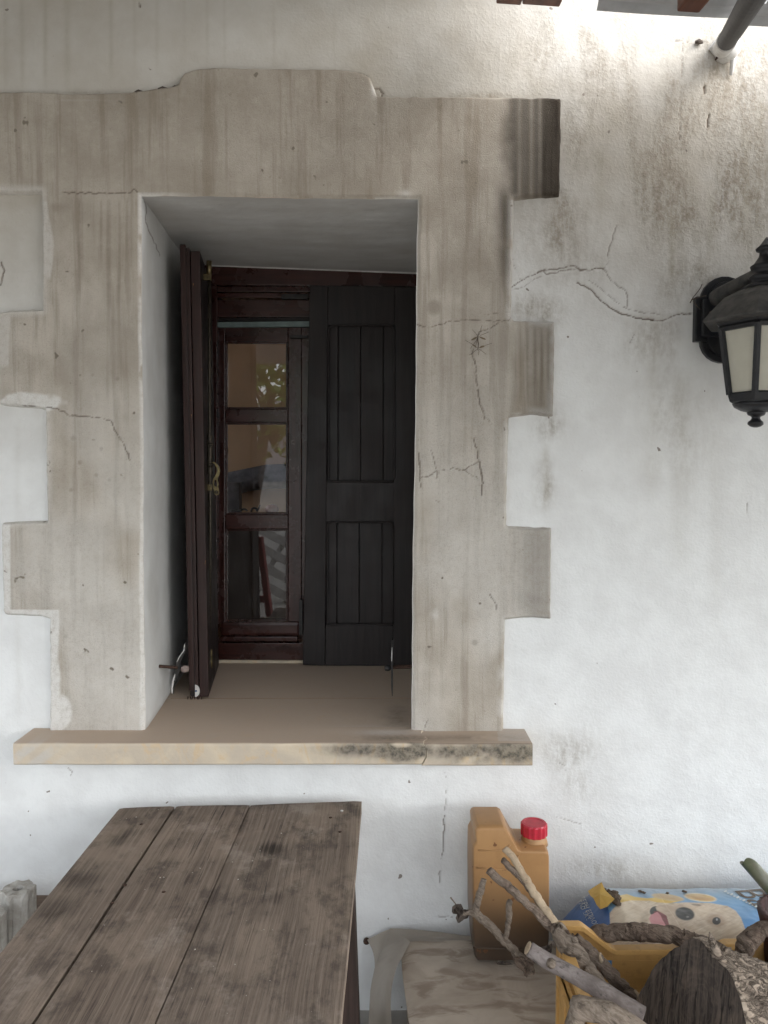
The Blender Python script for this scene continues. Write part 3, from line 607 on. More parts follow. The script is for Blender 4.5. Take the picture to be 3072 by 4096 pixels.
def isattr(P):
    px, py = proj(P); n = fbm(P[:, 0] * 25, P[:, 1] * 25, 4, 68)
    return dict(stain=np.clip(.55 * blob(px, py, 1600, 2870, 60, 50) * n * 1.6, 0, 1), pale=np.clip(.6 * blob(px, py, 1500, 2925, 180, 20), 0, 1))
surf_patch(inner_sill(.008, .272, ZSILL - .001, .003), 150, 60, isattr, 'inner_sill', M['sill'], house)
surf_patch(inner_sill(.2735, .82, ZSILL + .0025, .006), 150, 60, isattr, 'inner_sill', M['sill'], house)
# ==================================================================== WINDOW
win = empty('casement_window', tuple(at(1030, 2650, .70))); tag(win, 'dark red brown wooden window with three panes set deep in the wall', 'window', None, 'thing')
FY = .70
pbox([(700, 1056), (1760, 1096), (1760, 1146), (700, 1138)], FY, .09, 'frame_head', M['frameh'], win)
pbox((740, 1140, 868, 2642), FY + .005, .085, 'frame_post', M['frame'], win)
pbox((1640, 1140, 1760, 2642), FY + .005, .085, 'frame_post', M['frame'], win)
pbox([(868, 2572), (1640, 2574), (1640, 2644), (868, 2640)], FY + .003, .085, 'frame_base', M['frameh'], win)
pbox([(845, 2640), (1640, 2645), (1640, 2659), (845, 2652)], FY - .004, .05, 'mortar_bead', M['sill'], win, .001)
pbox([(830, 1052), (1680, 1083), (1680, 1096), (830, 1064)], FY - .003, .05, 'mortar_bead', M['white_paint'], win, .001)
pbox((868, 1146, 1640, 1168), FY + .02, .06, 'head_rebate', M['frameh'], win)
pbox((868, 1172, 1640, 1190), FY + .012, .06, 'head_rebate', M['frameh'], win)
pbox((868, 1200, 1640, 1268), FY + .016, .06, 'head_board', M['frameh'], win)
pbox((868, 1268, 1640, 1284), FY + .035, .06, 'head_rebate', M['shut'], win)
pbox([(868, 1288), (1640, 1281), (1640, 1303), (868, 1309)], FY + .014, .05, 'light_gap_strip', M['teal'], win, .001)  # grey-teal colour stands in for the bit of light above the sash
pbox((1125, 1176, 1232, 1196), FY + .004, .02, 'striker_plate', M['iron'], win)
pbox((1160, 1340, 1232, 1352), FY + .01, .02, 'striker_plate', M['iron'], win)
g = G('window_glass')
fr = g.n('Fresnel', {'IOR': 1.75})
gl = g.n('BsdfGlossy', {'Roughness': .0, 'Color': (1, 1, 1)}); tr = g.n('BsdfTransparent', {'Color': (.93, .95, .94)})
mxs = g.n('MixShader', {0: fr.outputs[0], 1: tr.outputs[0], 2: gl.outputs[0]}); M['glass'] = g.surf(mxs.outputs[0])
def sash(dx, nm):
    s = empty(nm, tuple(at(1030 + dx, 2560, .73))); s.parent = win; s.matrix_parent_inverse = Matrix.Translation(-Vector(win.location))
    Y = FY + .03
    P = lambda x0, y0, x1, y1, n, m='frame', d=.045, yo=0, b=.003: pbox((x0 + dx, y0, x1 + dx, y1), Y + yo, d, n, M[m], s, b)
    P(862, 1308, 900, 2492, 'stile'); P(1152, 1308, 1206, 2492, 'stile')
    P(901, 1308, 1151, 1366, 'rail', 'frameh'); P(901, 1636, 1151, 1690, 'glazing_bar', 'frameh'); P(901, 2058, 1151, 2116, 'glazing_bar', 'frameh')
    P(880, 2488, 1200, 2545, 'bottom_rail', 'frameh', .06, -.016, .012); P(880, 2547, 1190, 2566, 'drip_rail', 'frameh', .05, -.022, .003)
    for (y0, y1) in ((1366, 1636), (1690, 2058), (2116, 2488)):
        for a, b_, c, d in ((900, y0, 909, y1), (1143, y0, 1152, y1), (909, y0, 1143, y0 + 8), (909, y1 - 8, 1143, y1)):
            P(a, b_, c, d, 'glazing_bead', 'frame', .014, .012, .002)
        A = [at(x + dx, y, Y + .03) for x, y in ((905, y0 + 3), (1147, y0 + 3), (1147, y1 - 3), (905, y1 - 3))]
        me = mesh('pane', A, [(0, 1, 2, 3)], M['glass'], s)
sash(0, 'sash'); sash(375, 'sash')
# red weather edge between sash and shutter
pbox((1207, 1310, 1260, 2600), FY + .02, .03, 'meeting_strip', M['frame'], win, .001)

# ---- closed right shutter
rs = empty('shutter', tuple(at(1225, 2655, .655))); rs.parent = win; rs.matrix_parent_inverse = Matrix.Translation(-Vector(win.location)); tag(rs, 'closed blackish shutter leaf with grooved panels')
SYY = .652
def lx(y): return 1239 + (1211 - 1239) * (y - 1140) / 1520.
pbox([(lx(1140), 1140), (1312, 1142), (1300, 2663), (lx(2660), 2660)], SYY, .034, 'stile', M['shut'], rs, .003)
pbox([(1581, 1146), (1690, 1150), (1682, 2668), (1572, 2666)], SYY, .034, 'stile', M['shut'], rs, .003)
pbox([(1313, 1142), (1580, 1146), (1580, 1300), (1311, 1300)], SYY + .001, .032, 'rail', M['shut'], rs, .002)
pbox([(1306, 1928), (1577, 1930), (1576, 2086), (1304, 2086)], SYY + .001, .032, 'rail', M['shut'], rs, .002)
pbox([(1303, 2500), (1573, 2502), (1572, 2664), (1301, 2662)], SYY + .001, .032, 'rail', M['shut'], rs, .002)
for (y0, y1, xo) in ((1296, 1932, 0), (2082, 2504, -5)):
    xb = [1306, 1353, 1443, 1534, 1586]
    for a, b_ in zip(xb[:-1], xb[1:]):
        pbox((a + xo + 1.2, y0, b_ + xo - 1.2, y1), SYY + .011, .016, 'plank', M['shut'], rs, .003)
    pbox((1303 + xo, y0 - 4, 1589 + xo, y1 + 4), SYY + .024, .008, 'panel_back', M['shut'], rs, .001)
    # rounded moulding round the panel
    x0, x1 = 1314 + xo, 1578 + xo; yy0, yy1 = y0 + 6, y1 - 6; r = 22; pts = []
    for cx, cy, a0 in ((x1 - r, yy0 + r, -90), (x1 - r, yy1 - (r if xo == 0 else 4), 0), (x0 + r, yy1 - (r if xo == 0 else 4), 90), (x0 + r, yy0 + r, 180)):
        rr_ = r if (cy < (yy0 + yy1) / 2 or xo == 0) else 4
        for k in range(7):
            a = R(a0 + 15 * k); pts.append(at(cx + r * math.cos(a), cy + rr_ * math.sin(a), SYY - .001))
    pts.append(pts[0]); tube(pts, .0036, 'panel_moulding', M['shut'], rs, 8, cap=False)
for (x, y) in ((1235, 2400), (1220, 2380)):
    pass
pbox((1196, 2400, 1210, 2540), SYY + .02, .02, 'hinge_plate', M['iron'], rs, .001)

# ---- open left shutter, seen on its edge
ls_ = empty('shutter', tuple(at(778, 2790, .27))); ls_.parent = win; ls_.matrix_parent_inverse = Matrix.Translation(-Vector(win.location)); tag(ls_, 'shutter leaf folded open, its chipped red brown edge towards the room front')
Yf, Yh = .265, .655
xo_l, xm, xi_ = at(741, 2000, Yf)[0], at(777, 2000, Yf)[0], at(815, 2000, Yf)[0]
DX = -.052
def leaf(x0, x1, y0, y1, z0, z1, name, mat, tilt=0.0, bevel=.003):
    f = lambda x, y: x + DX * (y - Yf) / (Yh - Yf)
    def q(z, e): return [(f(x0, y0) + e, y0, z), (f(x1, y0) + e, y0, z), (f(x1, y1) + e, y1, z), (f(x0, y1) + e, y1, z)]
    return hexa(q(z0, .008 * tilt) + q(z1, -.003 * tilt), name, mat, ls_, bevel)
zb = at(780, 2788, Yf)[2]; zto = at(750, 985, Yf)[2]; zti = at(800, 1003, Yf)[2]
leaf(xo_l, xm - .0012, Yf, Yh, zb + .002, zto - .004, 'outer_leaf', M['shut'], 1)
leaf(xm + .0012, xi_, Yf + .001, Yh, zb, zti, 'inner_leaf', M['shut'], 1)
leaf(xo_l - .004, xo_l + .014, Yf - .002, Yf + .012, zb + .02, zto + .006, 'edge_moulding', M['shut_edge'], 1, .004)
leaf(xm + .0015, xi_ + .0006, Yf - .0025, Yf + .012, zb + .001, zti - .002, 'edge_strip', M['shut_edge'], 1, .003)
leaf(xo_l + .015, xm - .0015, Yf - .0015, Yf + .012, zb + .004, zto - .004, 'edge_strip', M['shut_edge'], 1, .003)
# pale half-round pad and splintered foot
c = at(780, 2764, Yf - .004); n_ = 14
plate([c + np.array((.0145 * math.cos(R(-90 + 180 * k / n_)), 0, .019 * math.sin(R(-90 + 180 * k / n_)))) for k in range(n_ + 1)], (0, .003, 0), 'half_round_pad', M['white_paint'], ls_)
c2 = at(784, 2764, Yf - .0045); lathe([(.003, 0), (.003, .001)], c2, 'pad_mark', simple('blue_ink', (.05, .12, .30)), ls_, 10, (0, -1, 0))
for k in range(7):
    a = at(752 + 9 * k, 2786, Yf); tube([a, a + np.array((.004 * math.sin(k * 2.1), -.003, -.010 - .003 * (k % 3)))], [.0022, .0006], 'wood_splinter', M['shut_edge'], ls_, 5)
# espagnolette bolt
bolt = empty('espagnolette_bolt', tuple(at(838, 2660, .37))); bolt.parent = win; bolt.matrix_parent_inverse = Matrix.Translation(-Vector(win.location)); tag(bolt, 'brass rod bolt with turned sleeves and curved lever')
BY = .37
tube([at(836, 1050, BY), at(838, 1500, BY), at(841, 2100, BY), at(838, 2668, BY)], .0052, 'rod', M['brass_dark'], bolt, 12)
rp = lambda y: at(836 + 4 * sm((y - 1050) / 1000), y, BY)
for (y0, y1, r) in ((1045, 1098, .0085), (2625, 2672, .0085)):
    tube([rp(y0), rp(y1)], r, 'end_sleeve', M['brass'], bolt, 12)
for (y0, y1) in ((1098, 1122), (1938, 1962), (2598, 2622)):
    a = rp(y0); b_ = rp(y1); box(a[0] - .016, a[0] + .007, BY - .008, BY + .008, b_[2], a[2], 'keeper', M['brass'], bolt, .001)
prof = [(1738, .0085), (1764, .0085), (1766, .0105), (1770, .0105), (1772, .008), (1776, .0105), (1781, .0105), (1783, .008), (1787, .0105), (1791, .0085), (1844, .0085), (1846, .0105), (1851, .0105), (1853, .008), (1857, .0105), (1862, .0105), (1864, .008), (1868, .0105), (1871, .0085), (1897, .0085)]
tube([rp(y) for y, r in prof], [r for y, r in prof], 'turned_sleeve', M['brass_dark'], bolt, 14, smooth=False)
LV = [(851, 1848, 2), (862, 1856, 4), (871, 1868, 5), (875, 1882, 5.5), (871, 1896, 6), (865, 1908, 6.5), (861, 1920, 9)]
def ribbon(pts, Y, dep, name, mat, parent):
    L = []; Rr = []
    for i, (x, y, wd) in enumerate(pts):
        a = np.array(pts[max(i - 1, 0)][:2]); b_ = np.array(pts[min(i + 1, len(pts) - 1)][:2]); t = b_ - a; t = t / np.hypot(*t); nn = np.array((-t[1], t[0]))
        L.append(at(x + nn[0] * wd, y + nn[1] * wd, Y)); Rr.append(at(x - nn[0] * wd, y - nn[1] * wd, Y))
    n = len(pts); V = L + Rr + [p + (0, dep, 0) for p in L] + [p + (0, dep, 0) for p in Rr]; Fc = []
    for i in range(n - 1):
        Fc += [(i, i + 1, n + i + 1, n + i), (2 * n + i, 3 * n + i, 3 * n + i + 1, 2 * n + i + 1), (i, 2 * n + i, 2 * n + i + 1, i + 1), (n + i, n + i + 1, 3 * n + i + 1, 3 * n + i)]
    Fc += [(0, n, 3 * n, 2 * n), (n - 1, 3 * n - 1, 4 * n - 1, 2 * n - 1)]
    return mesh(name, V, Fc, mat, parent)
ribbon(LV, BY - .012, .005, 'lever', M['brass'], bolt)
ribbon([(856, 1918, 2), (853, 1926, 2.4), (853, 1938, 2.4), (858, 1950, 3)], BY - .012, .005, 'lever', M['brass'], bolt)
ribbon([(866, 1918, 2), (870, 1928, 2.4), (872, 1938, 2.4), (868, 1950, 3)], BY - .012, .005, 'lever', M['brass'], bolt)
ribbon([(862, 1946, 9), (864, 1955, 10), (866, 1964, 9), (866, 1972, 10), (866, 1979, 6)], BY - .012, .005, 'lever', M['brass'], bolt)
lathe([(.0058, 0), (.0058, .004), (.004, .006)], at(866, 1969, BY - .012), 'rivet', M['brass_dark'], bolt, 12, (0, -1, 0))

# ---- shutter holdbacks
hb_ = empty('shutter_holdback', tuple(at(625, 2665, .16))); tag(hb_, 'wavy iron shutter holdback on a rusty nail in the left jamb', 'holdback', 'shutter holdbacks')
tube(resample([at(615, 2664, .15), at(660, 2667, .17), at(710, 2670, .185)], 8), [.006, .0055, .005, .005, .005, .005, .005, .005], 'nail', M['rust'], hb_, 10, .2)
lathe([(.0095, 0), (.009, .003)], at(626, 2664, .152), 'nail_washer', M['rust'], hb_, 10, (1, 0, 0))
W_ = [(743, 2570, 1.5), (741, 2590, 4), (737, 2607, 5), (722, 2628, 7), (713, 2650, 9), (709, 2680, 11), (702, 2705, 8), (693, 2730, 5), (690, 2755, 5), (690, 2775, 3)]
ribbon(W_, .185, .004, 'blade', M['iron'], hb_)
ribbon([(738, 2577, 1), (735, 2603, 1.6), (718, 2626, 1.6), (707, 2648, 1.6)], .1835, .002, 'worn_edge', M['white_paint'], hb_)
ribbon([(700, 2697, 1.5), (692, 2725, 3), (688, 2755, 3), (689, 2774, 1.5)], .1835, .002, 'worn_edge', M['white_paint'], hb_)
lathe([(.002, -.012), (.009, -.010), (.011, 0), (.009, .009), (.003, .012)], at(740, 2676, .19), 'knob', simple('worn_knob', (.22, .17, .15), (.30, .25, .22), 80), hb_, 12, (1, .1, .1))
h2 = empty('shutter_holdback', tuple(at(1640, 2670, .2))); tag(h2, 'iron shutter holdback seen edge-on at the closed shutter, tip painted white', 'holdback', 'shutter holdbacks')
ribbon([(1570, 2560, 1.5), (1569, 2590, 2.6), (1569, 2640, 3), (1568, 2700, 3.4), (1568, 2750, 3.2), (1569, 2785, 1.5)], .2, .022, 'blade', M['iron'], h2)
ribbon([(1568, 2590, .8), (1567, 2630, 1.8), (1567, 2645, 1)], .1985, .002, 'worn_edge', M['white_paint'], h2)
lathe([(.002, -.010), (.008, -.008), (.010, 0), (.008, .008), (.003, .010)], at(1551, 2672, .21), 'knob', M['iron'], h2, 12, (1, .1, .1))
tube([at(1560, 2670, .215), at(1690, 2664, .215)], .006, 'nail', M['rust'], h2, 10, .2)

# ==================================================================== WALL LANTERN
lan = empty('wall_lantern', tuple(at(2890, 1290, 0))); tag(lan, 'black hexagonal lantern with frosted cream panes on the wall', 'lantern')
pc = at(2888, 1283, 0)
def stadium(hw, zc, hh, n=12):
    pts = [(hw * math.cos(R(a)), zc + hh + hw * math.sin(R(a))) for a in np.linspace(0, 180, n)] + [(hw * math.cos(R(a)), zc - hh + hw * math.sin(R(a))) for a in np.linspace(180, 360, n)]
    return [pc + np.array((x, 0, z)) for x, z in pts]
plate([p + (0, -.016, 0) for p in stadium(.062, 0, .052)], (0, .018, 0), 'back_plate', M['blackm'], lan, .003)
plate([p + (0, -.026, 0) for p in stadium(.048, 0, .050)], (0, .012, 0), 'back_plate_rim', M['blackm'], lan, .003)
box(pc[0] - .079, pc[0] + .079, -.022, .001, pc[2] - .058, pc[2] + .060, 'plate_block', M['blackm'], lan, .003)
box(pc[0] - .066, pc[0] + .066, -.036, -.021, pc[2] - .048, pc[2] + .050, 'plate_block', M['blackm'], lan, .004)
for s_ in (-1, 1): lathe([(.006, 0), (.006, .003), (.003, .005)], pc + np.array((s_ * .045, -.036, .012)), 'screw', M['rust'], lan, 10, (0, -1, 0))
LY = -.185
axb, axt = at(3021, 1712, LY), at(3062, 1040, LY)
AX = axt - axb; AXL = np.linalg.norm(AX); AX /= AXL
def la(py):   # point on the lantern axis at photo height py
    t = (1712 - py) / (1712 - 1040.); return axb + (axt - axb) * t
def hexring(py, r, rot=0):
    c = la(py); return [c + np.array((r * math.cos(R(60 * k + rot)), r * math.sin(R(60 * k + rot)), 0)) for k in range(6)]
zt0, zb0 = 1312, 1578
rt, rb = .097, .068
top, bot = hexring(zt0, rt), hexring(zb0, rb)
g = G('frosted_cream_glass'); n0 = g.noise(g.pos, 30, 4, .6)
cc = g.mix(g.mr(n0, .3, .7), (.82, .80, .70), (.75, .725, .63))
df = g.n('BsdfPrincipled', {'Base Color': cc, 'Roughness': .35}); tl_ = g.n('BsdfTranslucent', {'Color': (.88, .85, .74)})
M['frost'] = g.surf(g.n('MixShader', {0: .5, 1: df.outputs[0], 2: tl_.outputs[0]}).outputs[0])
for k in range(6):
    a, b_, c_, d_ = top[k], top[(k + 1) % 6], bot[(k + 1) % 6], bot[k]
    mid = (a + b_ + c_ + d_) / 4; sh = lambda p: la(1450) + (p - la(1450)) * np.array((.97, .97, .99))
    plate([sh(a), sh(b_), sh(c_), sh(d_)], (mid - la(1450)) * -.03, 'pane', M['frost'], lan)
    tube([top[k], bot[k]], .0085, 'corner_bar', M['blackm'], lan, 6, smooth=False)
    tube([top[k], top[(k + 1) % 6]], .009, 'top_bar', M['blackm'], lan, 6, smooth=False)
def hexloft(rings, name, mat, parent, cap=True):
    V = sum(rings, []); Fc = []
    for i in range(len(rings) - 1):
        for k in range(6): Fc.append((6 * i + k, 6 * i + (k + 1) % 6, 6 * i + 6 + (k + 1) % 6, 6 * i + 6 + k))
    if cap: Fc += [tuple(range(5, -1, -1)), tuple(range(6 * len(rings) - 6, 6 * len(rings)))]
    return mesh(name, V, Fc, mat, parent, False, .0015)
hexloft([hexring(1612, .060), hexring(1606, .067), hexring(1578, .073), hexring(1570, .070)], 'base_ring', M['blackm'], lan)
hexloft([hexring(1296, .090), hexring(1290, .140), hexring(1283, .145), hexring(1278, .143), hexring(1225, .115), hexring(1190, .095), hexring(1166, .066), hexring(1150, .040), hexring(1146, .02)], 'roof', M['dusty'], lan)
hexloft([hexring(1312, .098), hexring(1292, .112)], 'roof_soffit', M['blackm'], lan)
def lat(prof, name, mat, ns=20):
    c0 = la(1300); return lathe([(r, np.linalg.norm(la(py) - la(1712)) ) for py, r in prof], la(1712), name, mat, lan, ns, AX)
lat([(1650, .018), (1643, .036), (1628, .052), (1616, .056), (1610, .05)], 'base_bowl', M['blackm'])
lat([(1710, .004), (1706, .012), (1697, .0185), (1688, .0175), (1680, .012), (1672, .0095), (1666, .011), (1660, .019), (1652, .0215), (1646, .02)], 'bottom_finial', M['blackm'])
lat([(1152, .046), (1140, .040), (1132, .026), (1124, .030), (1112, .036), (1100, .030), (1092, .022), (1080, .030), (1066, .034), (1056, .026), (1030, .016), (1010, .014), (1004, .022), (996, .024), (984, .016), (960, .006), (950, .002)], 'top_finial', M['blackm'])
tube(resample([at(2868, 1195, -.03), at(2905, 1165, -.07), at(2965, 1128, -.12), at(3052, 1082, -.185)], 14), [.024, .023, .022, .02, .018, .017, .016, .015, .015, .014, .014, .014, .014, .014], 'arm', M['dusty'], lan, 12)
tube(resample([np.array((pc[0] + .01, -.03, pc[2] - .05)), np.array((pc[0] + .01, -.06, pc[2] - .02)), np.array((pc[0] + .03, -.05, pc[2] + .04)), np.array((pc[0] + .05, -.09, pc[2] + .09))], 16), .010, 'scroll', M['blackm'], lan, 10)
lathe([(.002, -.05), (.017, -.045), (.026, -.02), (.028, .005), (.022, .03), (.014, .05), (.013, .07)], la(1440), 'bulb', M['white_paint'], lan, 18)
for i, pts in enumerate([[(2760, 1212), (2772, 1190), (2790, 1168), (2803, 1150), (2808, 1136)], [(2772, 1205), (2785, 1222), (2802, 1238)], [(2765, 1200), (2800, 1188), (2825, 1182)]]):
    o = tube([at(x, y, -.03 - .005 * i) for x, y in pts], .0015, 'dry_twig', M['trunk'], None, 5, .3)
    tag(o, ['thin dry twig standing up behind the lantern plate', 'short dry twig bent down over the lantern plate', 'dry twig lying flat across the lantern plate'][i], 'twig', 'twigs on the lantern plate')

# ==================================================================== TABLE
tb = empty('wooden_table', tuple(atz(960, 3300, TZ))); tag(tb, 'weathered grey brown plank table pushed end-on to the wall', 'table')
FAR_L, FAR_R = atz(478, 3230, TZ), atz(1447, 3201, TZ)
vpx, vpy = 1560, 1925
def tdir(px, py):
    a = atz(px, py, TZ); b_ = atz(px + (px - vpx) * .5, py + (py - vpy) * .5, TZ); d = b_ - a; return d / np.linalg.norm(d)
TD = tdir(960, 3216)
edges = [(478, 3230, 697, 3222), (707, 3222, 998, 3217), (1002.5, 3217, 1447, 3201)]
for i, (xa, ya, xb_, yb) in enumerate(edges):
    a, b_ = atz(xa, ya, TZ), atz(xb_, yb, TZ); nL = 60; nW = 14
    U, W = np.meshgrid(np.linspace(0, 1, nW), np.linspace(0, 1.25, nL))
    P = a + (b_ - a) * U[..., None] + TD * W[..., None]
    side = np.array((b_ - a)) / np.linalg.norm(b_ - a)
    wav = .0022 * (fbm(W * 5 + i * 7, W * 0 + 1, 3, 71 + i) - .5)
    P = P + side * (wav * np.where(U < .5, -1, 1) * (np.abs(U - .5) > .45))[..., None]
    P[..., 2] += .0025 * (fbm(U * 3 + i * 5, W * 4, 3, 72) - .5) - .0016 * (np.abs(U - .5) * 2) ** 16 - .0015 * (W < .012)
    top_ = P.reshape(-1, 3); botv = top_ - np.array((0, 0, .034))
    V = np.concatenate([top_, botv]); n0 = len(top_); Q = list(map(tuple, grid_quads(nL, nW))); Q = [q[::-1] for q in Q] + [tuple(n0 + k for k in q) for q in Q]
    idx = np.arange(n0).reshape(nL, nW)
    for ln in (idx[:, 0], idx[::-1, -1], idx[0, ::-1], idx[-1, :]):
        for k in range(len(ln) - 1): Q.append((ln[k], ln[k + 1], n0 + ln[k + 1], n0 + ln[k]))
    me = mesh('table_plank', V, Q, M['table'], tb); bm = bmesh.new(); bm.from_mesh(me.data); bmesh.ops.recalc_face_normals(bm, faces=bm.faces); bm.to_mesh(me.data); bm.free()
def tpt(px, py, dz=0): p = atz(px, py, TZ); p[2] += dz; return p
sd_ = (FAR_R - FAR_L) / np.linalg.norm(FAR_R - FAR_L)
for (base, s) in ((FAR_R - sd_ * .035 + TD * .30, 1), (FAR_L + sd_ * .05 + TD * .10, -1), (FAR_R - sd_ * .05 + TD * 1.12, 1), (FAR_L + sd_ * .05 + TD * 1.12, -1)):
    lo_ = base + sd_ * .02 * s
    hexa([(lo_[0] - .03, lo_[1] - .03, 0), (lo_[0] + .03, lo_[1] - .03, 0), (lo_[0] + .03, lo_[1] + .03, 0), (lo_[0] - .03, lo_[1] + .03, 0),
          (base[0] - .03, base[1] - .03, TZ - .036), (base[0] + .03, base[1] - .03, TZ - .036), (base[0] + .03, base[1] + .03, TZ - .036), (base[0] - .03, base[1] + .03, TZ - .036)], 'leg', M['table_leg'], tb, .003)
for off in (.28, 1.1):
    a, b_ = FAR_L + sd_ * .02 + TD * off, FAR_R - sd_ * .01 + TD * off; t2 = TD * .025
    z1, z0 = TZ - .036, TZ - .10
    hexa([(*(a - t2)[:2], z0), (*(b_ - t2)[:2], z0), (*(b_ + t2)[:2], z0), (*(a + t2)[:2], z0), (*(a - t2)[:2], z1), (*(b_ - t2)[:2], z1), (*(b_ + t2)[:2], z1), (*(a + t2)[:2], z1)], 'batten', M['table_leg'], tb)
for (x, y) in ((1367, 3243), (1360, 3327), (500, 3540), (448, 3612), (655, 3568), (565, 3297), (1322, 3270)):
    lathe([(.0042, 0), (.0042, .0012), (.002, .002)], tpt(x, y, -.0005), 'nail_head', M['rust'] if x != 1367 else M['white_paint'], tb, 8)
VV, FF = [], []
rr = np.random.default_rng(3)
for k in range(70):
    x, y = (rr.uniform(150, 1400), rr.uniform(3250, 4080)) if k > 22 else [(1040, 3390), (640, 3512), (700, 3487), (770, 3492), (800, 3475), (1040, 3405), (945, 3378), (952, 3520), (505, 3275), (545, 3270), (480, 3280), (633, 3240), (1125, 3335), (1055, 3720), (1045, 3725), (700, 3678), (780, 3800), (1080, 3422), (580, 3560), (655, 3511), (1010, 3445), (930, 3450), (940, 3860)][k % 23]
    if (x - 477) + .838 * (y - 3227) < 15 or x > 1447 - .09 * (y - 3199) - 15: continue
    p = tpt(x, y, .001); s = rr.uniform(.0009, .0030) if k < 23 else rr.uniform(.0005, .0014); b0 = len(VV); a0 = rr.uniform(0, 6)
    for j in range(4): VV.append(p + np.array((s * math.cos(a0 + j * 1.57) * (1 if j % 2 else .6), s * math.sin(a0 + j * 1.57) * (1 if j % 2 else .6), 0)))
    VV.append(p + np.array((0, 0, s * .6))); FF += [(b0 + j, b0 + (j + 1) % 4, b0 + 4) for j in range(4)]
o = mesh('crumbs', VV, FF, M['speck'], None); tag(o, 'pale crumbs scattered over the table planks', 'crumbs', None, 'stuff')

# ==================================================================== CONCRETE POSTS AND STOOL (left of the table)
STZ = .40
st_ = empty('low_stool', (-1.05, -.35, 0)); tag(st_, 'low wooden stool behind the table carrying the concrete blocks', 'stool')
box(-1.25, -.74, -.55, -.12, STZ - .03, STZ, 'seat', M['stool'], st_, .004)
for x in (-1.2, -.8):
    for y in (-.5, -.17): box(x - .02, x + .02, y - .02, y + .02, 0, STZ - .03, 'leg', M['stool'], st_, .002)
def hexpost(cpx, cpy, rw, h, d, label, rot):
    c = at(cpx, cpy, d); e = empty('concrete_block', (c[0], c[1], STZ)); tag(e, label, 'concrete block', 'hexagonal concrete blocks')
    zt_ = STZ + h; ns = 48; V = []; Fc = []
    def ring(z, s, wob=.0015):
        out = []
        for k in range(ns):
            a = 2 * math.pi * k / ns; am = ((a - rot) % (math.pi / 3)) - math.pi / 6; r = rw * math.cos(math.pi / 6) / math.cos(am) * s
            r = min(r, rw * .975 * s); r += wob * math.sin(k * 2.7 + z * 300) * math.cos(k * 1.3)
            out.append((c[0] + r * math.cos(a), c[1] + r * math.sin(a), z + .002 * math.sin(k * .9)))
        return out
    hr = lambda z, r: [(c[0] + r * math.cos(2 * math.pi * k / ns), c[1] + r * math.sin(2 * math.pi * k / ns), z) for k in range(ns)]
    rings = [ring(STZ + .001, .97), ring(STZ + h * .4, .985), ring(zt_ - .012, 1), ring(zt_ - .003, .985), ring(zt_, .94), hr(zt_ - .001, rw * .30), hr(zt_ - .004, rw * .26), hr(zt_ - .05, rw * .24)]
    for r_ in rings: V += r_
    for i in range(len(rings) - 1):
        for k in range(ns): Fc.append((i * ns + k, i * ns + (k + 1) % ns, (i + 1) * ns + (k + 1) % ns, (i + 1) * ns + k))
    mesh('body', V, Fc, M['concrete'], e)
    mesh('hole_bottom', hr(zt_ - .048, rw * .245), [tuple(range(ns))], M['leaf_dry'], e)
hexpost(72, 3545, .040, .140, -.34, 'pale hexagonal concrete block with a round hole in its top', .35)
hexpost(-42, 3640, .036, .125, -.42, 'lower hexagonal concrete block cut by the photo edge', .2)

# ==================================================================== BENCH COVERED WITH PLASTIC
BZ = .27
bn = empty('storage_bench', (.4, -.55, 0)); tag(bn, 'low bench under a dusty cream cover beside the table', 'bench')
g = G('dusty_cover'); n1_ = g.noise(g.pos, 7, 5, .6, 1.); n2_ = g.noise(g.map(g.pos, (.6, 1.6, 1)), 16, 5, .6, .8)
cc = g.mix(g.mr(n1_, .3, .7), (.52, .45, .37), (.40, .335, .27)); cc = g.mix(g.mul(g.mr(n2_, .46, .66), .75), cc, (.25, .192, .145))
M['cover'] = g.done(cc, .6, g.bump(n1_, .1, .01), spec=.3)
bl = atz(1622, 3775, BZ)[0]
def benchtop(U, W):
    X = bl - .004 + (1.6 - bl) * U; Y = -1.05 + .94 * W
    Z = BZ - .006 * (1 - sm((X - bl) / .02)) + .004 * (fbm(X * 9, Y * 9, 3, 81) - .5) * sm((X - bl) / .05)
    X = X + .008 * np.sin(Y * 9) * (1 - U)
    return np.stack([X, Y, Z], -1)
surf_patch(benchtop, 90, 70, None, 'cover_top', M['cover'], bn)
box(bl + .004, 1.6, -1.045, -.112, 0, BZ - .008, 'carcass', M['cover'], bn, .006)
g = G('plastic_film'); n1_ = g.noise(g.pos, 9, 5, .6, .8)
dfs = g.n('BsdfPrincipled', {'Base Color': g.mix(g.mr(n1_, .3, .7), (.56, .495, .42), (.43, .37, .305)), 'Roughness': .4}); trs = g.n('BsdfTransparent', {'Color': (.8, .77, .72)}); tls = g.n('BsdfTranslucent', {'Color': (.5, .46, .40)})
m1_ = g.n('MixShader', {0: .35, 1: dfs.outputs[0], 2: tls.outputs[0]}); M['film'] = g.surf(g.n('MixShader', {0: .16, 1: m1_.outputs[0], 2: trs.outputs[0]}).outputs[0])
def loft(lines, n, name, mat, parent, sub=8):
    L = [resample(l, n) for l in lines]; t = np.linspace(0, len(L) - 1, (len(L) - 1) * sub + 1); rows = []
    for q in t:
        i = min(int(q), len(L) - 2); f = q - i; rows.append(L[i] * (1 - f) + L[i + 1] * f)
    P = np.stack(rows); P[..., 1] += .004 * (fbm(P[..., 0] * 22, P[..., 2] * 14, 3, 83) - .5)
    return big_mesh(name, P.reshape(-1, 3), grid_quads(P.shape[0], P.shape[1]), mat, parent)
flm = empty('plastic_sheet', tuple(at(1560, 3720, -.06))); tag(flm, 'dusty translucent plastic sheet hanging over the end of the bench', 'plastic sheet')
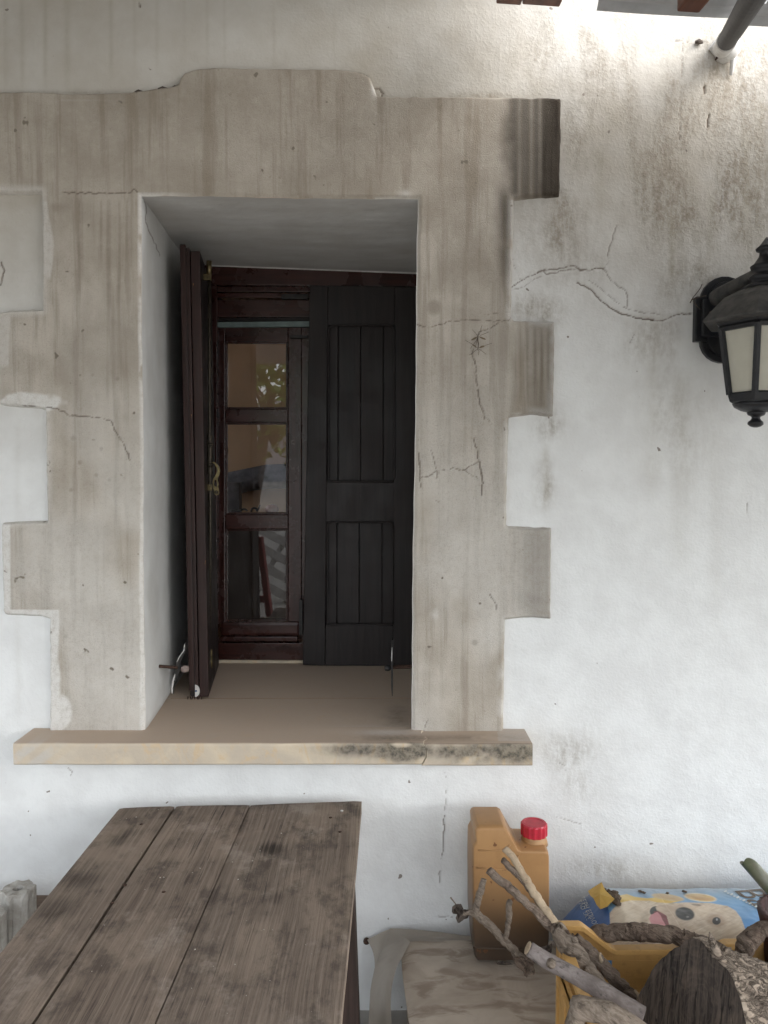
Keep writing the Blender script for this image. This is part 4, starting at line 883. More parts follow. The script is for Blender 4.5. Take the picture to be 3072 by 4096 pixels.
loft([[at(1468, 3758, -.012), at(1492, 3800, -.03), at(1500, 3850, -.05), at(1495, 3960, -.06), at(1480, 4150, -.07), at(1470, 4300, -.08)],
      [at(1515, 3735, -.015), at(1520, 3800, -.05), at(1512, 3870, -.08), at(1496, 3960, -.12), at(1484, 4150, -.14), at(1478, 4300, -.15)],
      [at(1563, 3713, -.02), at(1540, 3780, -.09), at(1502, 3855, -.16), at(1482, 3950, -.20), at(1474, 4100, -.22), at(1466, 4300, -.24)]], 40, 'wall_fold', M['film'], flm)
loft([[at(1563, 3713, -.02), at(1540, 3780, -.09), at(1502, 3855, -.16), at(1482, 3950, -.20), at(1474, 4100, -.22), at(1466, 4300, -.24)],
      [at(1600, 3735, -.05), at(1580, 3790, -.13), at(1548, 3845, -.21), at(1520, 3950, -.26), at(1512, 4100, -.28), at(1505, 4300, -.3)],
      [at(1628, 3755, -.10), at(1600, 3810, -.17), at(1566, 3860, -.24), at(1545, 3930, -.30), at(1540, 4000, -.32), at(1552, 4300, -.34)],
      [at(1640, 3768, -.135), at(1612, 3822, -.20), at(1586, 3870, -.27), at(1568, 3940, -.33), at(1562, 4010, -.34), at(1576, 4300, -.36)]], 40, 'hanging_fold', M['film'], flm)
loft([[at(1563, 3713, -.02), at(1640, 3716, -.015), at(1760, 3728, -.012), at(1900, 3748, -.012)],
      [at(1600, 3735, -.05), at(1660, 3742, -.05), at(1770, 3748, -.05), at(1900, 3756, -.05)],
      [at(1622, 3752, -.09), at(1690, 3754, -.10), at(1780, 3758, -.10), at(1900, 3766, -.10)],
      [at(1626, 3766, -.115), at(1700, 3764, -.118), at(1780, 3768, -.116), at(1900, 3775, -.112)]], 30, 'rolled_edge', M['film'], flm)
lathe([(.009, 0), (.009, .006), (.005, .012)], at(1466, 3762, -.004), 'fixing_nail', M['rust'], flm, 10, (0, -1, 0))

# ==================================================================== JERRYCAN
jc = empty('jerrycan', tuple(at(2040, 3850, -.2))); tag(jc, 'amber plastic jerrycan with a red screw cap against the wall', 'jerrycan')
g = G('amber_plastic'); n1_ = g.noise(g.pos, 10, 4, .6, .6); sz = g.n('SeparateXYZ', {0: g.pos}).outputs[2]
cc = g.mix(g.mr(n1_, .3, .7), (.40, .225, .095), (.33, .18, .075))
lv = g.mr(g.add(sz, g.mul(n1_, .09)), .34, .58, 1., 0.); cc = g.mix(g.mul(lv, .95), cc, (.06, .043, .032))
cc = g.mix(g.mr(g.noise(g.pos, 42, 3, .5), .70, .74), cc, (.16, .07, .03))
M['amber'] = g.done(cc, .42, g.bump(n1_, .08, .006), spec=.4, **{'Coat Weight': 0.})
JO = [(1908, 3848), (1900, 3835), (1890, 3700), (1889, 3480), (1891, 3388), (1903, 3366), (1900, 3325), (1906, 3314), (1916, 3310), (2014, 3310), (2028, 3318), (2046, 3350), (2072, 3398), (2085, 3404), (2186, 3406), (2197, 3414), (2200, 3430), (2201, 3600), (2200, 3760), (2192, 3840), (2184, 3850)]
JYF, JYB = -.205, -.075
def jouter(s, Y):
    cx, cy = 2045, 3600; return [at(cx + (x - cx) * s, cy + (y - cy) * (1 - (1 - s) * .6), JYF) * np.array((1, 0, 1)) + np.array((0, Y, 0)) for x, y in JO]
rings = [jouter(.93, JYF + .001), jouter(.965, JYF + .002), jouter(.99, JYF + .008), jouter(1., JYF + .02), jouter(1., JYB - .02), jouter(.99, JYB - .008), jouter(.95, JYB)]
V = sum(rings, []); n = len(JO); Fc = [(i * n + k, i * n + (k + 1) % n, (i + 1) * n + (k + 1) % n, (i + 1) * n + k) for i in range(len(rings) - 1) for k in range(n)] + [tuple(range(n - 1, -1, -1)), tuple((len(rings) - 1) * n + k for k in range(n))]
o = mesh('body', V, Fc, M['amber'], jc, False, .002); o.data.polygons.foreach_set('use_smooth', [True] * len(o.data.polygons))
o.data.set_sharp_from_angle(angle=R(40)) if hasattr(o.data, 'set_sharp_from_angle') else None
ncp = at(2135, 3408, -.14); ncp = np.array((ncp[0], -.14, at(2135, 3404, JYF)[2]))
lathe([(.036, -.012), (.0335, .0), (.0315, .004), (.0315, .020)], ncp, 'neck', M['amber'], jc, 24)
lathe([(.0335, .012), (.0345, .014), (.0345, .039), (.031, .043), (.024, .0435), (.023, .042), (.001, .042)], ncp, 'cap', M['cap'], jc, 56, smooth=False, rib=lambda i, k: 1 if i > 2 or k % 4 < 2 else .95)
# pressed seams on the front
for pts in ([(1905, 3470), (1960, 3476), (2055, 3480), (2075, 3420)], [(1893, 3790), (2045, 3796), (2196, 3792)], [(1912, 3400), (1960, 3404), (2030, 3396), (2040, 3380)]):
    tube([at(x, y, JYF + .0005) for x, y in pts], .0024, 'pressed_seam', M['amber'], jc, 8)

# ==================================================================== YELLOW CRATE
cr = empty('plastic_crate', (.6, -.65, BZ)); tag(cr, 'yellow plastic crate filled with firewood on the bench', 'crate')
g = G('yellow_crate_plastic'); n1_ = g.noise(g.pos, 8, 5, .6)
cc = g.mix(g.mr(n1_, .3, .7), (.62, .375, .135), (.54, .32, .11)); cc = g.mix(g.mul(g.mr(g.noise(g.pos, 40, 4, .6), .5, .75), .35), cc, (.24, .13, .05))
M['crate'] = g.done(cc, .5, g.bump(n1_, .05, .004), spec=.4, **{'Coat Weight': 0.})
CY = -.42
def cw(x, y): p = at(x, y, CY); return p
BO = [(2228, 3694), (2319, 3693), (2452, 3792), (2860, 3786), (2905, 3766), (3200, 3766), (3200, 4330), (2222, 4330)]
# back wall with slots: built as strips round the slots
zlow = cw(2600, 3792)[2]; zl_top = cw(2260, 3694)[2]
XL_, XRr = cw(2224, 3900)[0], cw(3200, 3900)[0]
def wpoly(pts, name, lab=None): return plate([cw(x, y) for x, y in pts], (0, .006, 0), name, M['crate'], cr, .001)
wpoly([(2226, 3696), (2317, 3696), (2452, 3796), (2452, 3842), (2226, 3842)], 'back_wall')
wpoly([(2452, 3796), (2860, 3790), (2905, 3770), (3200, 3770), (3200, 3842), (2452, 3842)], 'back_wall')
sl_x = [2226, 2428, 2450, 2700, 2722, 2960, 2982, 3200]
for a, b_ in ((0, 1), (2, 3), (4, 5), (6, 7)): wpoly([(sl_x[a], 3842), (sl_x[b_], 3842), (sl_x[b_], 3912), (sl_x[a], 3912)], 'back_wall')
wpoly([(2226, 3912), (3200, 3912), (3200, 3970), (2226, 3970)], 'back_wall')
for a, b_ in ((2226, 2345), (2365, 2385), (2405, 2425), (2445, 2700), (2722, 2960), (2982, 3200)): wpoly([(a, 3970), (b_, 3970), (b_, 4060), (a, 4060)], 'back_wall')
wpoly([(2226, 4060), (3200, 4060), (3200, 4150), (2226, 4150)], 'back_wall')
rim = [(2222, 3698), (2226, 3692), (2319, 3692), (2330, 3697), (2442, 3783), (2458, 3790), (2600, 3788), (2855, 3784), (2902, 3765), (3200, 3765)]
def rimstrip(pts3, wd, hh, name):
    n = len(pts3); V = []
    for p in pts3: V += [p + wd * -.5 + (0, 0, 0), p + wd * .5, p + wd * .5 - (0, 0, hh), p + wd * -.5 - (0, 0, hh)]
    Fc = [(4 * i + k, 4 * i + (k + 1) % 4, 4 * i + 4 + (k + 1) % 4, 4 * i + 4 + k) for i in range(n - 1) for k in range(4)] + [(0, 1, 2, 3), (4 * n - 1, 4 * n - 2, 4 * n - 3, 4 * n - 4)]
    return mesh(name, V, Fc, M['crate'], cr, False, .0015)
rimstrip([cw(x, y) for x, y in rim], np.array((0, .022, 0)), .012, 'rim')
# left wall runs towards the viewer
zt1 = cw(2226, 3694)[2]
def lw(pts, name): return plate([np.array((XL_, y, z)) for y, z in pts], (.006, 0, 0), name, M['crate'], cr, .001)
zr = zt1 - .012
lw([(CY, zr), (CY - .10, zr), (CY - .10, zr - .03), (CY, zr - .03)], 'side_wall')
lw([(CY, zr - .03), (CY - .035, zr - .03), (CY - .035, zr - .085), (CY, zr - .085)], 'side_wall')
lw([(CY - .10, zr), (CY - .42, zr), (CY - .42, zr - .03), (CY - .10, zr - .03)], 'side_wall')
lw([(CY, zr - .085), (CY - .42, zr - .085), (CY - .42, BZ + .004), (CY, BZ + .004)], 'side_wall')
rimstrip([np.array((XL_ + .003, y, zt1 - .006)) for y in np.linspace(CY - .01, CY - .42, 8)], np.array((.024, 0, 0)), .012, 'rim')
rimstrip([np.array((XL_ + .003, y, zr - .085)) for y in np.linspace(CY - .035, CY - .42, 8)], np.array((.022, 0, 0)), .010, 'handle_edge')
for k in range(6): box(XL_ - .005, XL_ + .002, CY - .03 - .07 * k, CY - .02 - .07 * k, BZ + .004, zr - .09, 'side_rib', M['crate'], cr, .001)
plate([np.array((XRr, y, z)) for y, z in ((CY, zt1), (CY - .42, zt1), (CY - .42, BZ), (CY, BZ))], (-.006, 0, 0), 'side_wall', M['crate'], cr, .001)
plate([np.array((x, CY - .42, z)) for x, z in ((XL_, zlow - .04), (XRr, zlow - .04), (XRr, BZ), (XL_, BZ))], (0, -.006, 0), 'front_wall', M['crate'], cr, .001)
box(XL_ + .001, XRr - .001, CY - .419, CY - .001, BZ, BZ + .006, 'base', M['crate'], cr, .001)

# ==================================================================== DOG FOOD BAG
bag = empty('pet_food_bag', (.75, -.26, BZ)); tag(bag, 'blue pet food bag with a printed golden dog lying against the wall', 'bag')
bx0, bx1, by0, by1 = atz(2262, 3640, .40)[0], 1.25, -.405, -.085
nx, ny = 500, 230
U, W = np.meshgrid(np.linspace(0, 1, nx), np.linspace(0, 1, ny))
BX = bx0 + (bx1 - bx0) * U; BYY = by0 + (by1 - by0) * W
ew = 1 - np.abs(2 * W - 1) ** 4; eu = sm(np.minimum(U / .16, (1 - U) / .1)) ** .6
bh = .165 * np.clip(ew, 0, 1) ** .30 * (.30 + .70 * eu) * (1 + .10 * (fbm(BX * 6, BYY * 6, 3, 91) - .5)) + .012 * sm((U - .5) * 2)
bh += .006 * (fbm(BX * 26, BYY * 26, 3, 92) - .5) + .010 * np.abs(fbm(BX * 13 + BYY * 9, BYY * 4, 2, 94) - .5) * (U < .3)
BZZ = BZ + .003 + np.maximum(bh, 0)
def bag_h(x, y):
    u = np.clip((x - bx0) / (bx1 - bx0), 0, 1) * (nx - 1); v_ = np.clip((y - by0) / (by1 - by0), 0, 1) * (ny - 1)
    return BZZ[int(round(v_)), int(round(u))]
def on_bag(px, py, lift=.0015):
    z = .42
    for _ in range(12): p = atz(px, py, z); z = .5 * z + .5 * bag_h(p[0], p[1])
    p = atz(px, py, z); p[2] += lift; return p
Pb = np.stack([BX, BYY, BZZ], -1).reshape(-1, 3); pxb, pyb = proj(Pb)
B1 = lambda pts: [(2250 + .4955 * x, 3480 + .4955 * y) for x, y in pts]
col = np.zeros((len(Pb), 3)); nb = fbm(Pb[:, 0] * 14, Pb[:, 1] * 14, 4, 95)
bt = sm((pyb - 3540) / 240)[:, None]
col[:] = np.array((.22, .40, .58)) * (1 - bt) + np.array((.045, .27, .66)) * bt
def paint(mask, c): global col; mask = np.clip(mask, 0, 1)[:, None]; col = col * (1 - mask) + np.array(c) * mask
def pm(pts, soft=2.5): return sm(poly_sd(pxb, pyb, B1(pts)) / soft + .5)
def el(cx, cy, rx, ry, rot=0, soft=.12):
    x = 2250 + .4955 * cx; y = 3480 + .4955 * cy; c_, s_ = math.cos(R(rot)), math.sin(R(rot)); dx, dy = pxb - x, pyb - y
    d = np.hypot((dx * c_ + dy * s_) / (rx * .4955), (-dx * s_ + dy * c_) / (ry * .4955)); return sm((1 + soft - d) / (2 * soft))
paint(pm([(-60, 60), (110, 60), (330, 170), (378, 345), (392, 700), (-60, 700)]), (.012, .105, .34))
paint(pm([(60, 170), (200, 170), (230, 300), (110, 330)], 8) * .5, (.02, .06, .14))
paint(pm([(440, 270), (455, 205), (520, 193), (580, 215), (680, 228), (800, 215), (960, 250), (700, 300), (500, 300)]), (.72, .50, .12))
fur_edge = 5 * (nb - .5)
FUR = [(378, 700), (384, 460), (380, 350), (430, 290), (470, 262), (560, 245), (700, 248), (760, 262), (850, 268), (1000, 262), (1200, 268), (1330, 290), (1400, 330), (1440, 385), (1475, 480), (1450, 545), (1440, 800)]
furm = sm((poly_sd(pxb, pyb, B1(FUR)) + fur_edge) / 4 + .5)
paint(furm, (.66, .54, .405))
ang = pxb * .05 + pyb * .11; strand = fbm(ang + 1.5 * nb, pxb * .012 - pyb * .03, 4, 97)
paint(furm * sm((strand - .45) / .2) * .5, (.76, .66, .53)); paint(furm * sm((.45 - strand) / .2) * .45, (.47, .34, .22))
fs = fbm(ang * 5 + 3 * nb, pxb * .03 - pyb * .06, 3, 99); paint(furm * sm((fs - .52) / .12) * .35, (.42, .31, .21))
paint(el(560, 380, 170, 120, 20, .6) * furm * .4, (.70, .60, .44)); paint(el(950, 420, 120, 80, 10, .5) * furm * .35, (.46, .34, .25)); paint(el(1130, 330, 190, 60, 8, .5) * furm * .35, (.72, .56, .39))
paint(el(660, 400, 30, 70, 20, .6) * furm * .5, (.36, .27, .18)); paint(el(1240, 405, 75, 55, 10, .4) * .55, (.30, .17, .09)); paint(el(1380, 500, 90, 70, 0, .5) * furm * .4, (.70, .55, .38))
paint(el(745, 330, 42, 36, -30), (.025, .028, .025))
paint(pm([(735, 335), (790, 330), (840, 370), (868, 465), (800, 470)]), (.22, .045, .05))
paint(pm([(698, 395), (712, 362), (765, 338), (792, 366), (806, 400), (830, 440), (840, 470), (760, 462), (715, 432)]), (.62, .27, .28))
paint(pm([(752, 300), (775, 285), (840, 278), (930, 300), (930, 350), (850, 372), (790, 340), (760, 325)], 5), (.56, .43, .31))
paint(el(800, 312, 40, 14, 10, .5) * .5, (.70, .60, .46))
paint(el(988, 353, 78, 52, 12), (.02, .02, .02)); paint(el(1010, 378, 12, 7, 0, .4) * .7, (.30, .28, .26)); paint(el(960, 328, 40, 12, 10, .6) * .5, (.12, .12, .12))
paint(el(1243, 411, 34, 31), (.015, .014, .012)); paint(el(1246, 400, 7, 9, 0, .4), (.45, .46, .48)); paint(el(1080, 281, 40, 9, 8, .4) * .7, (.14, .10, .07))
paint(el(850, 220, 132, 26, 8), (.62, .46, .22)); paint(el(850, 222, 90, 14, 8, .5) * .6, (.46, .25, .09)); paint(el(1112, 222, 132, 33, 7), (.80, .70, .50)); paint(el(1112, 222, 122, 26, 7), (.66, .44, .16)); paint(el(1130, 230, 80, 14, 7, .5) * .6, (.45, .22, .08))
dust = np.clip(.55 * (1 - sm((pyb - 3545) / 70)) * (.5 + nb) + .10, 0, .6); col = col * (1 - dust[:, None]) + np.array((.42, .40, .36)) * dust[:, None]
g = G('printed_bag'); n1_ = g.noise(g.pos, 30, 4, .6); M['bag'] = g.done(g.acol('print'), .38, g.bump(n1_, .12, .004), spec=.45)
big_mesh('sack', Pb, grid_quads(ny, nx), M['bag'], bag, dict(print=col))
def put_text(body, o, right, up, mat, name, scale=1.0):
    cu = bpy.data.curves.new('t', 'FONT'); cu.body = body; ob = bpy.data.objects.new('t', cu); COL.objects.link(ob)
    bpy.context.view_layer.update(); dg = bpy.context.evaluated_depsgraph_get(); me = bpy.data.meshes.new_from_object(ob.evaluated_get(dg)); bpy.data.objects.remove(ob)
    bm = bmesh.new(); bm.from_mesh(me); bmesh.ops.subdivide_edges(bm, edges=[e for e in bm.edges if e.calc_length() > .15], cuts=2); bmesh.ops.triangulate(bm, faces=bm.faces)
    for v in bm.verts:
        x, y = v.co.x, v.co.y; q = (o[0] + right[0] * x + up[0] * y, o[1] + right[1] * x + up[1] * y); v.co = Vector(on_bag(*q))
    bm.to_mesh(me); bm.free(); return link(name, me, mat, bag)
M['ink_dark'] = simple('dark_gold_ink', (.17, .135, .10), (.11, .09, .07), 60, .5); M['ink_white'] = simple('white_ink', (.70, .72, .68), (.55, .57, .54), 60, .5)
put_text('Bale', (2931, 3561), (86, 68), (158, -14), M['ink_dark'], 'brand_lettering')
put_text('ΥΤΕΡΗ ΕΠΙΛΟΓΗ', (2311, 3578), (9.0, 18.6), (25, -9), M['ink_white'], 'slogan_lettering')
put_text('ΣΚΥΛΟ ΣΑΣ', (2297, 3580), (8.6, 18.2), (22, -8), M['ink_white'], 'slogan_lettering')['kind'] = 'stuff'
for k in range(15):   # small unreadable white line of print
    t = k / 14.; x, y = 2250 + .4955 * (1300 + 350 * t), 3480 + .4955 * (175 + 170 * t)
    mesh('print_dash', [on_bag(x, y), on_bag(x + 11, y - 4 + 5 * (k % 2)), on_bag(x + 14, y + 1), on_bag(x + 4, y + 5)], [(0, 1, 2, 3)], M['ink_white'], bag)
M['yellow'] = simple('yellow_inner_paper', (.66, .44, .10), (.56, .36, .08), 20, .6)
ypts = [(205, 205), (315, 152), (345, 200), (420, 292), (360, 335), (305, 374), (275, 320), (250, 285), (225, 245)]
yp = [on_bag(x, y, .012 + .006 * (k % 2)) for k, (x, y) in enumerate(B1(ypts))]; cen = np.mean(yp, 0) + (0, 0, .008)
mesh('torn_yellow_flap', yp + [cen], [(i, (i + 1) % len(yp), len(yp)) for i in range(len(yp))], M['yellow'], bag)
VV, FF = [], []
rr = np.random.default_rng(11)
def ico(c, s, VV, FF, rng):
    t = (1 + 5 ** .5) / 2; vs = np.array([(-1, t, 0), (1, t, 0), (-1, -t, 0), (1, -t, 0), (0, -1, t), (0, 1, t), (0, -1, -t), (0, 1, -t), (t, 0, -1), (t, 0, 1), (-t, 0, -1), (-t, 0, 1)]) / 1.9
    b0 = len(VV); vs = vs * s * rng.uniform(.7, 1.25, (12, 1)); VV.extend(list(vs + c))
    FF.extend([(b0 + a, b0 + b_, b0 + c_) for a, b_, c_ in [(0, 11, 5), (0, 5, 1), (0, 1, 7), (0, 7, 10), (0, 10, 11), (1, 5, 9), (5, 11, 4), (11, 10, 2), (10, 7, 6), (7, 1, 8), (3, 9, 4), (3, 4, 2), (3, 2, 6), (3, 6, 8), (3, 8, 9), (4, 9, 5), (2, 4, 11), (6, 2, 10), (8, 6, 7), (9, 8, 1)]])
for k in range(46):
    x, y = rr.uniform(335, 455), rr.uniform(165, 300)
    if y < 165 + (x - 335) * .25 or y > 215 + (x - 335) * .85: continue
    p = on_bag(*B1([(x, y)])[0], .004); ico(p, np.array((.008, .008, .005)), VV, FF, rr)
for (x, y) in ((175, 185), (190, 172), (205, 165), (165, 195)): ico(on_bag(*B1([(x, y)])[0], .006), np.array((.009, .006, .005)), VV, FF, rr)
for (x, y) in ((640, 185), (655, 192), (625, 178), (975, 180), (990, 184), (845, 195)): ico(on_bag(*B1([(x, y)])[0], .003), np.array((.006, .004, .002)), VV, FF, rr)
o = mesh('kibble', VV, FF, simple('brown_kibble', (.13, .095, .065), (.075, .055, .04), 90, .85), bag); o['kind'] = 'stuff'

# ==================================================================== BRANCHES AND LOGS
def branch(pts, name, mat, parent, n=40, ns=12, rough=.14, seed=0):
    n = int(n * 2.2); ns = ns + 8
    """pts: (px, py, Y, radius_m)"""
    P = resample([(*at(x, y, Y), r) for x, y, Y, r in pts], n)
    if rough > .05:
        jit = np.stack([vn(np.arange(n) * .22, np.full(n, k * 5.), seed + k) - .5 for k in range(3)], 1) * P[:, 3:4] * .5; jit[0] = 0; P[:, :3] += jit
    return tube(P[:, :3], P[:, 3], name, mat, parent, ns, rough, seed)
def twig(name, label, cat='branch', group='firewood in the crate', loc=(2500, 4000, -.6)):
    e = empty(name, tuple(at(*loc))); tag(e, label, cat, group); return e
b1 = twig('dry_branch', 'thick forked grey branch with three cut prongs pointing up at the jerrycan', loc=(2500, 4030, -.55))
branch([(2226, 3706, -.49, .016), (2262, 3775, -.50, .021), (2330, 3868, -.52, .021), (2400, 3948, -.54, .019), (2480, 4012, -.56, .017), (2560, 4070, -.58, .016)], 'stem', M['bark_grey'], b1, 56, 14, .12, 1)
branch([(2240, 3722, -.49, .012), (2170, 3625, -.47, .0095), (2110, 3530, -.455, .0085), (2060, 3442, -.44, .0080), (2016, 3392, -.43, .0075)], 'prong', M['peeled'], b1, 44, 12, .08, 2)
branch([(2236, 3735, -.495, .011), (2140, 3645, -.48, .0085), (2060, 3570, -.47, .0085), (1990, 3510, -.46, .008), (1955, 3478, -.455, .008)], 'prong', M['bark_brown'], b1, 48, 12, .25, 3)
branch([(2135, 3582, -.462, .007), (2085, 3515, -.45, .006), (2050, 3478, -.445, .006), (2008, 3438, -.44, .0065)], 'prong', M['bark_brown'], b1, 36, 10, .3, 4)
for x, y, Y in ((2275, 3805, -.525), (2300, 3760, -.515), (2345, 3880, -.545)):
    lathe([(.002, -.006), (.006, -.003), (.007, .001), (.004, .004), (.002, .005)], at(x, y, Y), 'knot', M['bark_grey'], b1, 10, (-.3, -1, .2))
for i, (x, y, x2, y2) in enumerate(((2210, 3700, 2195, 3725), (2238, 3694, 2248, 3720), (2252, 3712, 2280, 3742), (2395, 3960, 2370, 3990))):
    tube([at(x, y, -.495), at((x + x2) / 2 + 4, (y + y2) / 2, -.51), at(x2, y2, -.50)], [.001, .004, .001], 'bark_flake', M['bark_brown'], b1, 5, .3, i)
b2 = twig('bark_stick', 'dark flaky bark stick lying along the thick forked branch', loc=(2530, 3990, -.5))
branch([(2300, 3748, -.475, .010), (2360, 3810, -.48, .013), (2420, 3872, -.49, .014), (2490, 3950, -.50, .014), (2538, 3992, -.51, .013)], 'stem', M['bark_brown'], b2, 50, 12, .35, 6)
tube([at(2535, 3962, -.51), at(2546, 3985, -.515), at(2536, 4020, -.51)], [.004, .007, .002], 'torn_end', M['peeled'], b2, 7, .4, 3)
branch([(2405, 3845, -.50, .004), (2398, 3825, -.505, .003), (2402, 3812, -.505, .002)], 'snag', M['peeled'], b2, 8, 6, .2, 5)
b3 = twig('smooth_branch', 'smooth lilac grey branch with one clean cut end, lying across the others', loc=(2530, 4050, -.72))
branch([(2118, 3796, -.66, .0135), (2180, 3838, -.67, .0145), (2300, 3902, -.69, .0150), (2400, 3958, -.71, .0160), (2480, 4010, -.725, .0165), (2570, 4065, -.74, .017)], 'stem', M['bark_lilac'], b3, 50, 16, .05, 8)
lathe([(.0125, 0), (.0125, .0012), (.010, .0016)], at(2112, 3792, -.659), 'cut_end', M['peeled'], b3, 14, (-.8, .1, .45))
for x, y in ((2206, 3857), (2340, 3925)): lathe([(.010, -.004), (.007, .003), (.003, .006)], at(x, y, -.688), 'knot', M['bark_grey'], b3, 10, (-.1, -1, .3))
b4 = twig('knotty_branch', 'short pale knotty branch at the bottom edge below the smooth grey one', loc=(2420, 4080, -.80))
branch([(2292, 4200, -.79, .016), (2296, 4110, -.792, .017), (2310, 4050, -.795, .015)], 'stub', M['bark_grey'], b4, 24, 14, .05, 19)
branch([(2284, 4020, -.79, .015), (2310, 4030, -.795, .020), (2370, 4040, -.80, .019), (2440, 4052, -.81, .018), (2520, 4100, -.82, .018), (2600, 4160, -.83, .018)], 'stem', M['bark_grey'], b4, 54, 14, .05, 9)
lathe([(.002, -.008), (.010, -.006), (.011, -.002), (.008, .001)], at(2302, 4018, -.800), 'cut_end', M['bark_grey'], b4, 10, (-.3, -1, .6))
b5 = twig('antler_branch', 'thin antler-like twig with dead leaves in front of the jerrycan', group='firewood in the crate', loc=(2110, 3880, -.45))
branch([(2118, 3885, -.44, .012), (2090, 3838, -.44, .010), (2050, 3795, -.43, .0085), (2000, 3745, -.42, .0085), (1945, 3692, -.41, .009), (1902, 3655, -.40, .0095), (1880, 3648, -.40, .006), (1842, 3652, -.40, .005)], 'stem', M['bark_grey'], b5, 56, 12, .12, 11)
branch([(1900, 3652, -.40, .0085), (1910, 3600, -.405, .0075), (1924, 3555, -.41, .0075), (1936, 3514, -.41, .0065)], 'prong', M['bark_grey'], b5, 24, 12, .12, 12)
branch([(2020, 3760, -.425, .006), (2030, 3710, -.43, .0055), (2040, 3660, -.43, .007), (2036, 3608, -.43, .0065)], 'prong', M['bark_grey'], b5, 24, 12, .14, 13)
branch([(1832, 3630, -.40, .0012), (1818, 3610, -.40, .0012), (1803, 3590, -.40, .0018)], 'leaf_stalk', M['bark_brown'], b5, 8, 6, .1, 14)
def leafblob(pts, Y, name, mat, parent, seed, crumple=.010):
    n = len(pts); c = np.mean([at(x, y, Y) for x, y in pts], 0); V = []; rg = np.random.default_rng(seed)
    for s_ in (1., .62, .28):
        for x, y in pts: p = at(x, y, Y); V.append(c + (p - c) * s_ + np.array((0, rg.uniform(-crumple, crumple), 0)))
    V.append(c + (0, -.006, 0)); Fc = [(i * n + k, i * n + (k + 1) % n, (i + 1) * n + (k + 1) % n, (i + 1) * n + k) for i in range(2) for k in range(n)] + [(2 * n + k, 2 * n + (k + 1) % n, 3 * n) for k in range(n)]
    return mesh(name, V, Fc, mat, parent)
leafblob([(1808, 3622), (1822, 3612), (1846, 3622), (1858, 3640), (1876, 3644), (1868, 3668), (1850, 3676), (1830, 3684), (1822, 3668), (1828, 3660), (1812, 3656), (1806, 3640)], -.405, 'dead_leaf', M['leaf_dry'], b5, 2)
leafblob([(1828, 3668), (1850, 3660), (1880, 3664), (1858, 3678), (1836, 3684)], -.395, 'dead_leaf', M['leaf_dry'], b5, 3)
o5 = leafblob([(2052, 3838), (2070, 3826), (2092, 3838), (2110, 3826), (2130, 3836), (2150, 3845), (2138, 3860), (2126, 3880), (2118, 3900), (2108, 3912), (2098, 3908), (2092, 3886), (2068, 3868)], -.462, 'split_end', M['bark_brown'], b5, 4, .006)
leafblob([(2150, 3790), (2172, 3782), (2192, 3778), (2206, 3770), (2212, 3790), (2208, 3812), (2196, 3826), (2180, 3808), (2160, 3812)], -.47, 'dead_leaf', M['leaf_dry'], b5, 6)
leafblob([(1985, 3852), (2000, 3846), (2040, 3850), (2052, 3856), (2020, 3860), (1990, 3860)], -.33, 'dead_leaf', M['leaf_dry'], b5, 7, .003)
b6 = twig('bark_log', 'curved brown log with peeling bark resting on the crate rim', cat='log', loc=(2560, 3745, -.43))
branch([(2330, 3752, -.40, .013), (2390, 3736, -.405, .0165), (2470, 3726, -.41, .018), (2560, 3726, -.415, .0185), (2680, 3738, -.42, .018), (2800, 3768, -.425, .0165), (2880, 3800, -.43, .015)], 'stem', M['bark_brown'], b6, 64, 16, .08, 21)
for i, (x, y) in enumerate(((2500, 3710), (2545, 3718), (2480, 3742), (2735, 3722), (2775, 3735), (2560, 3750))):
    tube([at(x, y - 8, -.437), at(x + 6, y + 4, -.440), at(x + 2, y + 20, -.436)], [.001, .0035, .001], 'bark_flake', M['bark_brown'], b6, 5, .4, i)
b7 = twig('knobby_branch', 'knobbly bent branch beside the ribbed red pot', loc=(3000, 3800, -.47))
branch([(2962, 3838, -.49, .010), (2972, 3795, -.49, .020), (3000, 3755, -.48, .018), (3040, 3722, -.47, .016), (3110, 3705, -.46, .015), (3200, 3700, -.45, .015)], 'stem', M['bark_brown'], b7, 40, 14, .3, 23)
# big split log
g = G('saw_cut_dark_wood'); dv = g.map(g.pos, (1, 1, 1), rot=(R(35), R(-20), R(35))); n1_ = g.noise(g.map(dv, (1, 1, .05)), 130, 5, .7); n2_ = g.noise(g.pos, 14, 4, .6)
cc = g.mix(g.mr(n1_, .36, .64), (.026, .020, .017), (.085, .067, .054)); cc = g.mix(g.mul(g.mr(n2_, .45, .68), .7), cc, (.15, .113, .086))
rd = g.n('VectorMath', {0: g.pos, 1: tuple(at(2800, 4040, -.72))}, operation='DISTANCE').outputs['Value']; rg_ = g.n('Math', {0: g.mul(g.add(rd, g.mul(n2_, .09)), 520.)}, operation='SINE').outputs[0]; cc = g.mix(g.mul(g.mr(rg_, 0., 1.), .14), cc, (.17, .132, .104)); n6 = g.noise(g.map(dv, (1, 1, .12)), 24, 3, .6); ck = g.mr(g.n('Math', {0: g.add(n6, -.5)}, operation='ABSOLUTE').outputs[0], 0., .012, 1., 0.); cc = g.mix(g.mul(ck, .8), cc, (.006, .005, .004))
M['sawcut'] = g.done(cc, .8, g.bump(g.add(n1_, g.mul(ck, -1.)), .8, .004), spec=.3)
lg = twig('split_log', 'big log with a dark sawn face turned to the viewer and rough tan bark', cat='log', loc=(2780, 4100, -.72))
FO = [(2528, 4150), (2538, 4060), (2556, 3985), (2592, 3912), (2630, 3852), (2680, 3806), (2728, 3772), (2770, 3752), (2796, 3760), (2826, 3790), (2872, 3840), (2925, 3900), (2950, 3960), (2972, 4030), (2984, 4096), (2990, 4170), (2950, 4240), (2800, 4300), (2620, 4270)]
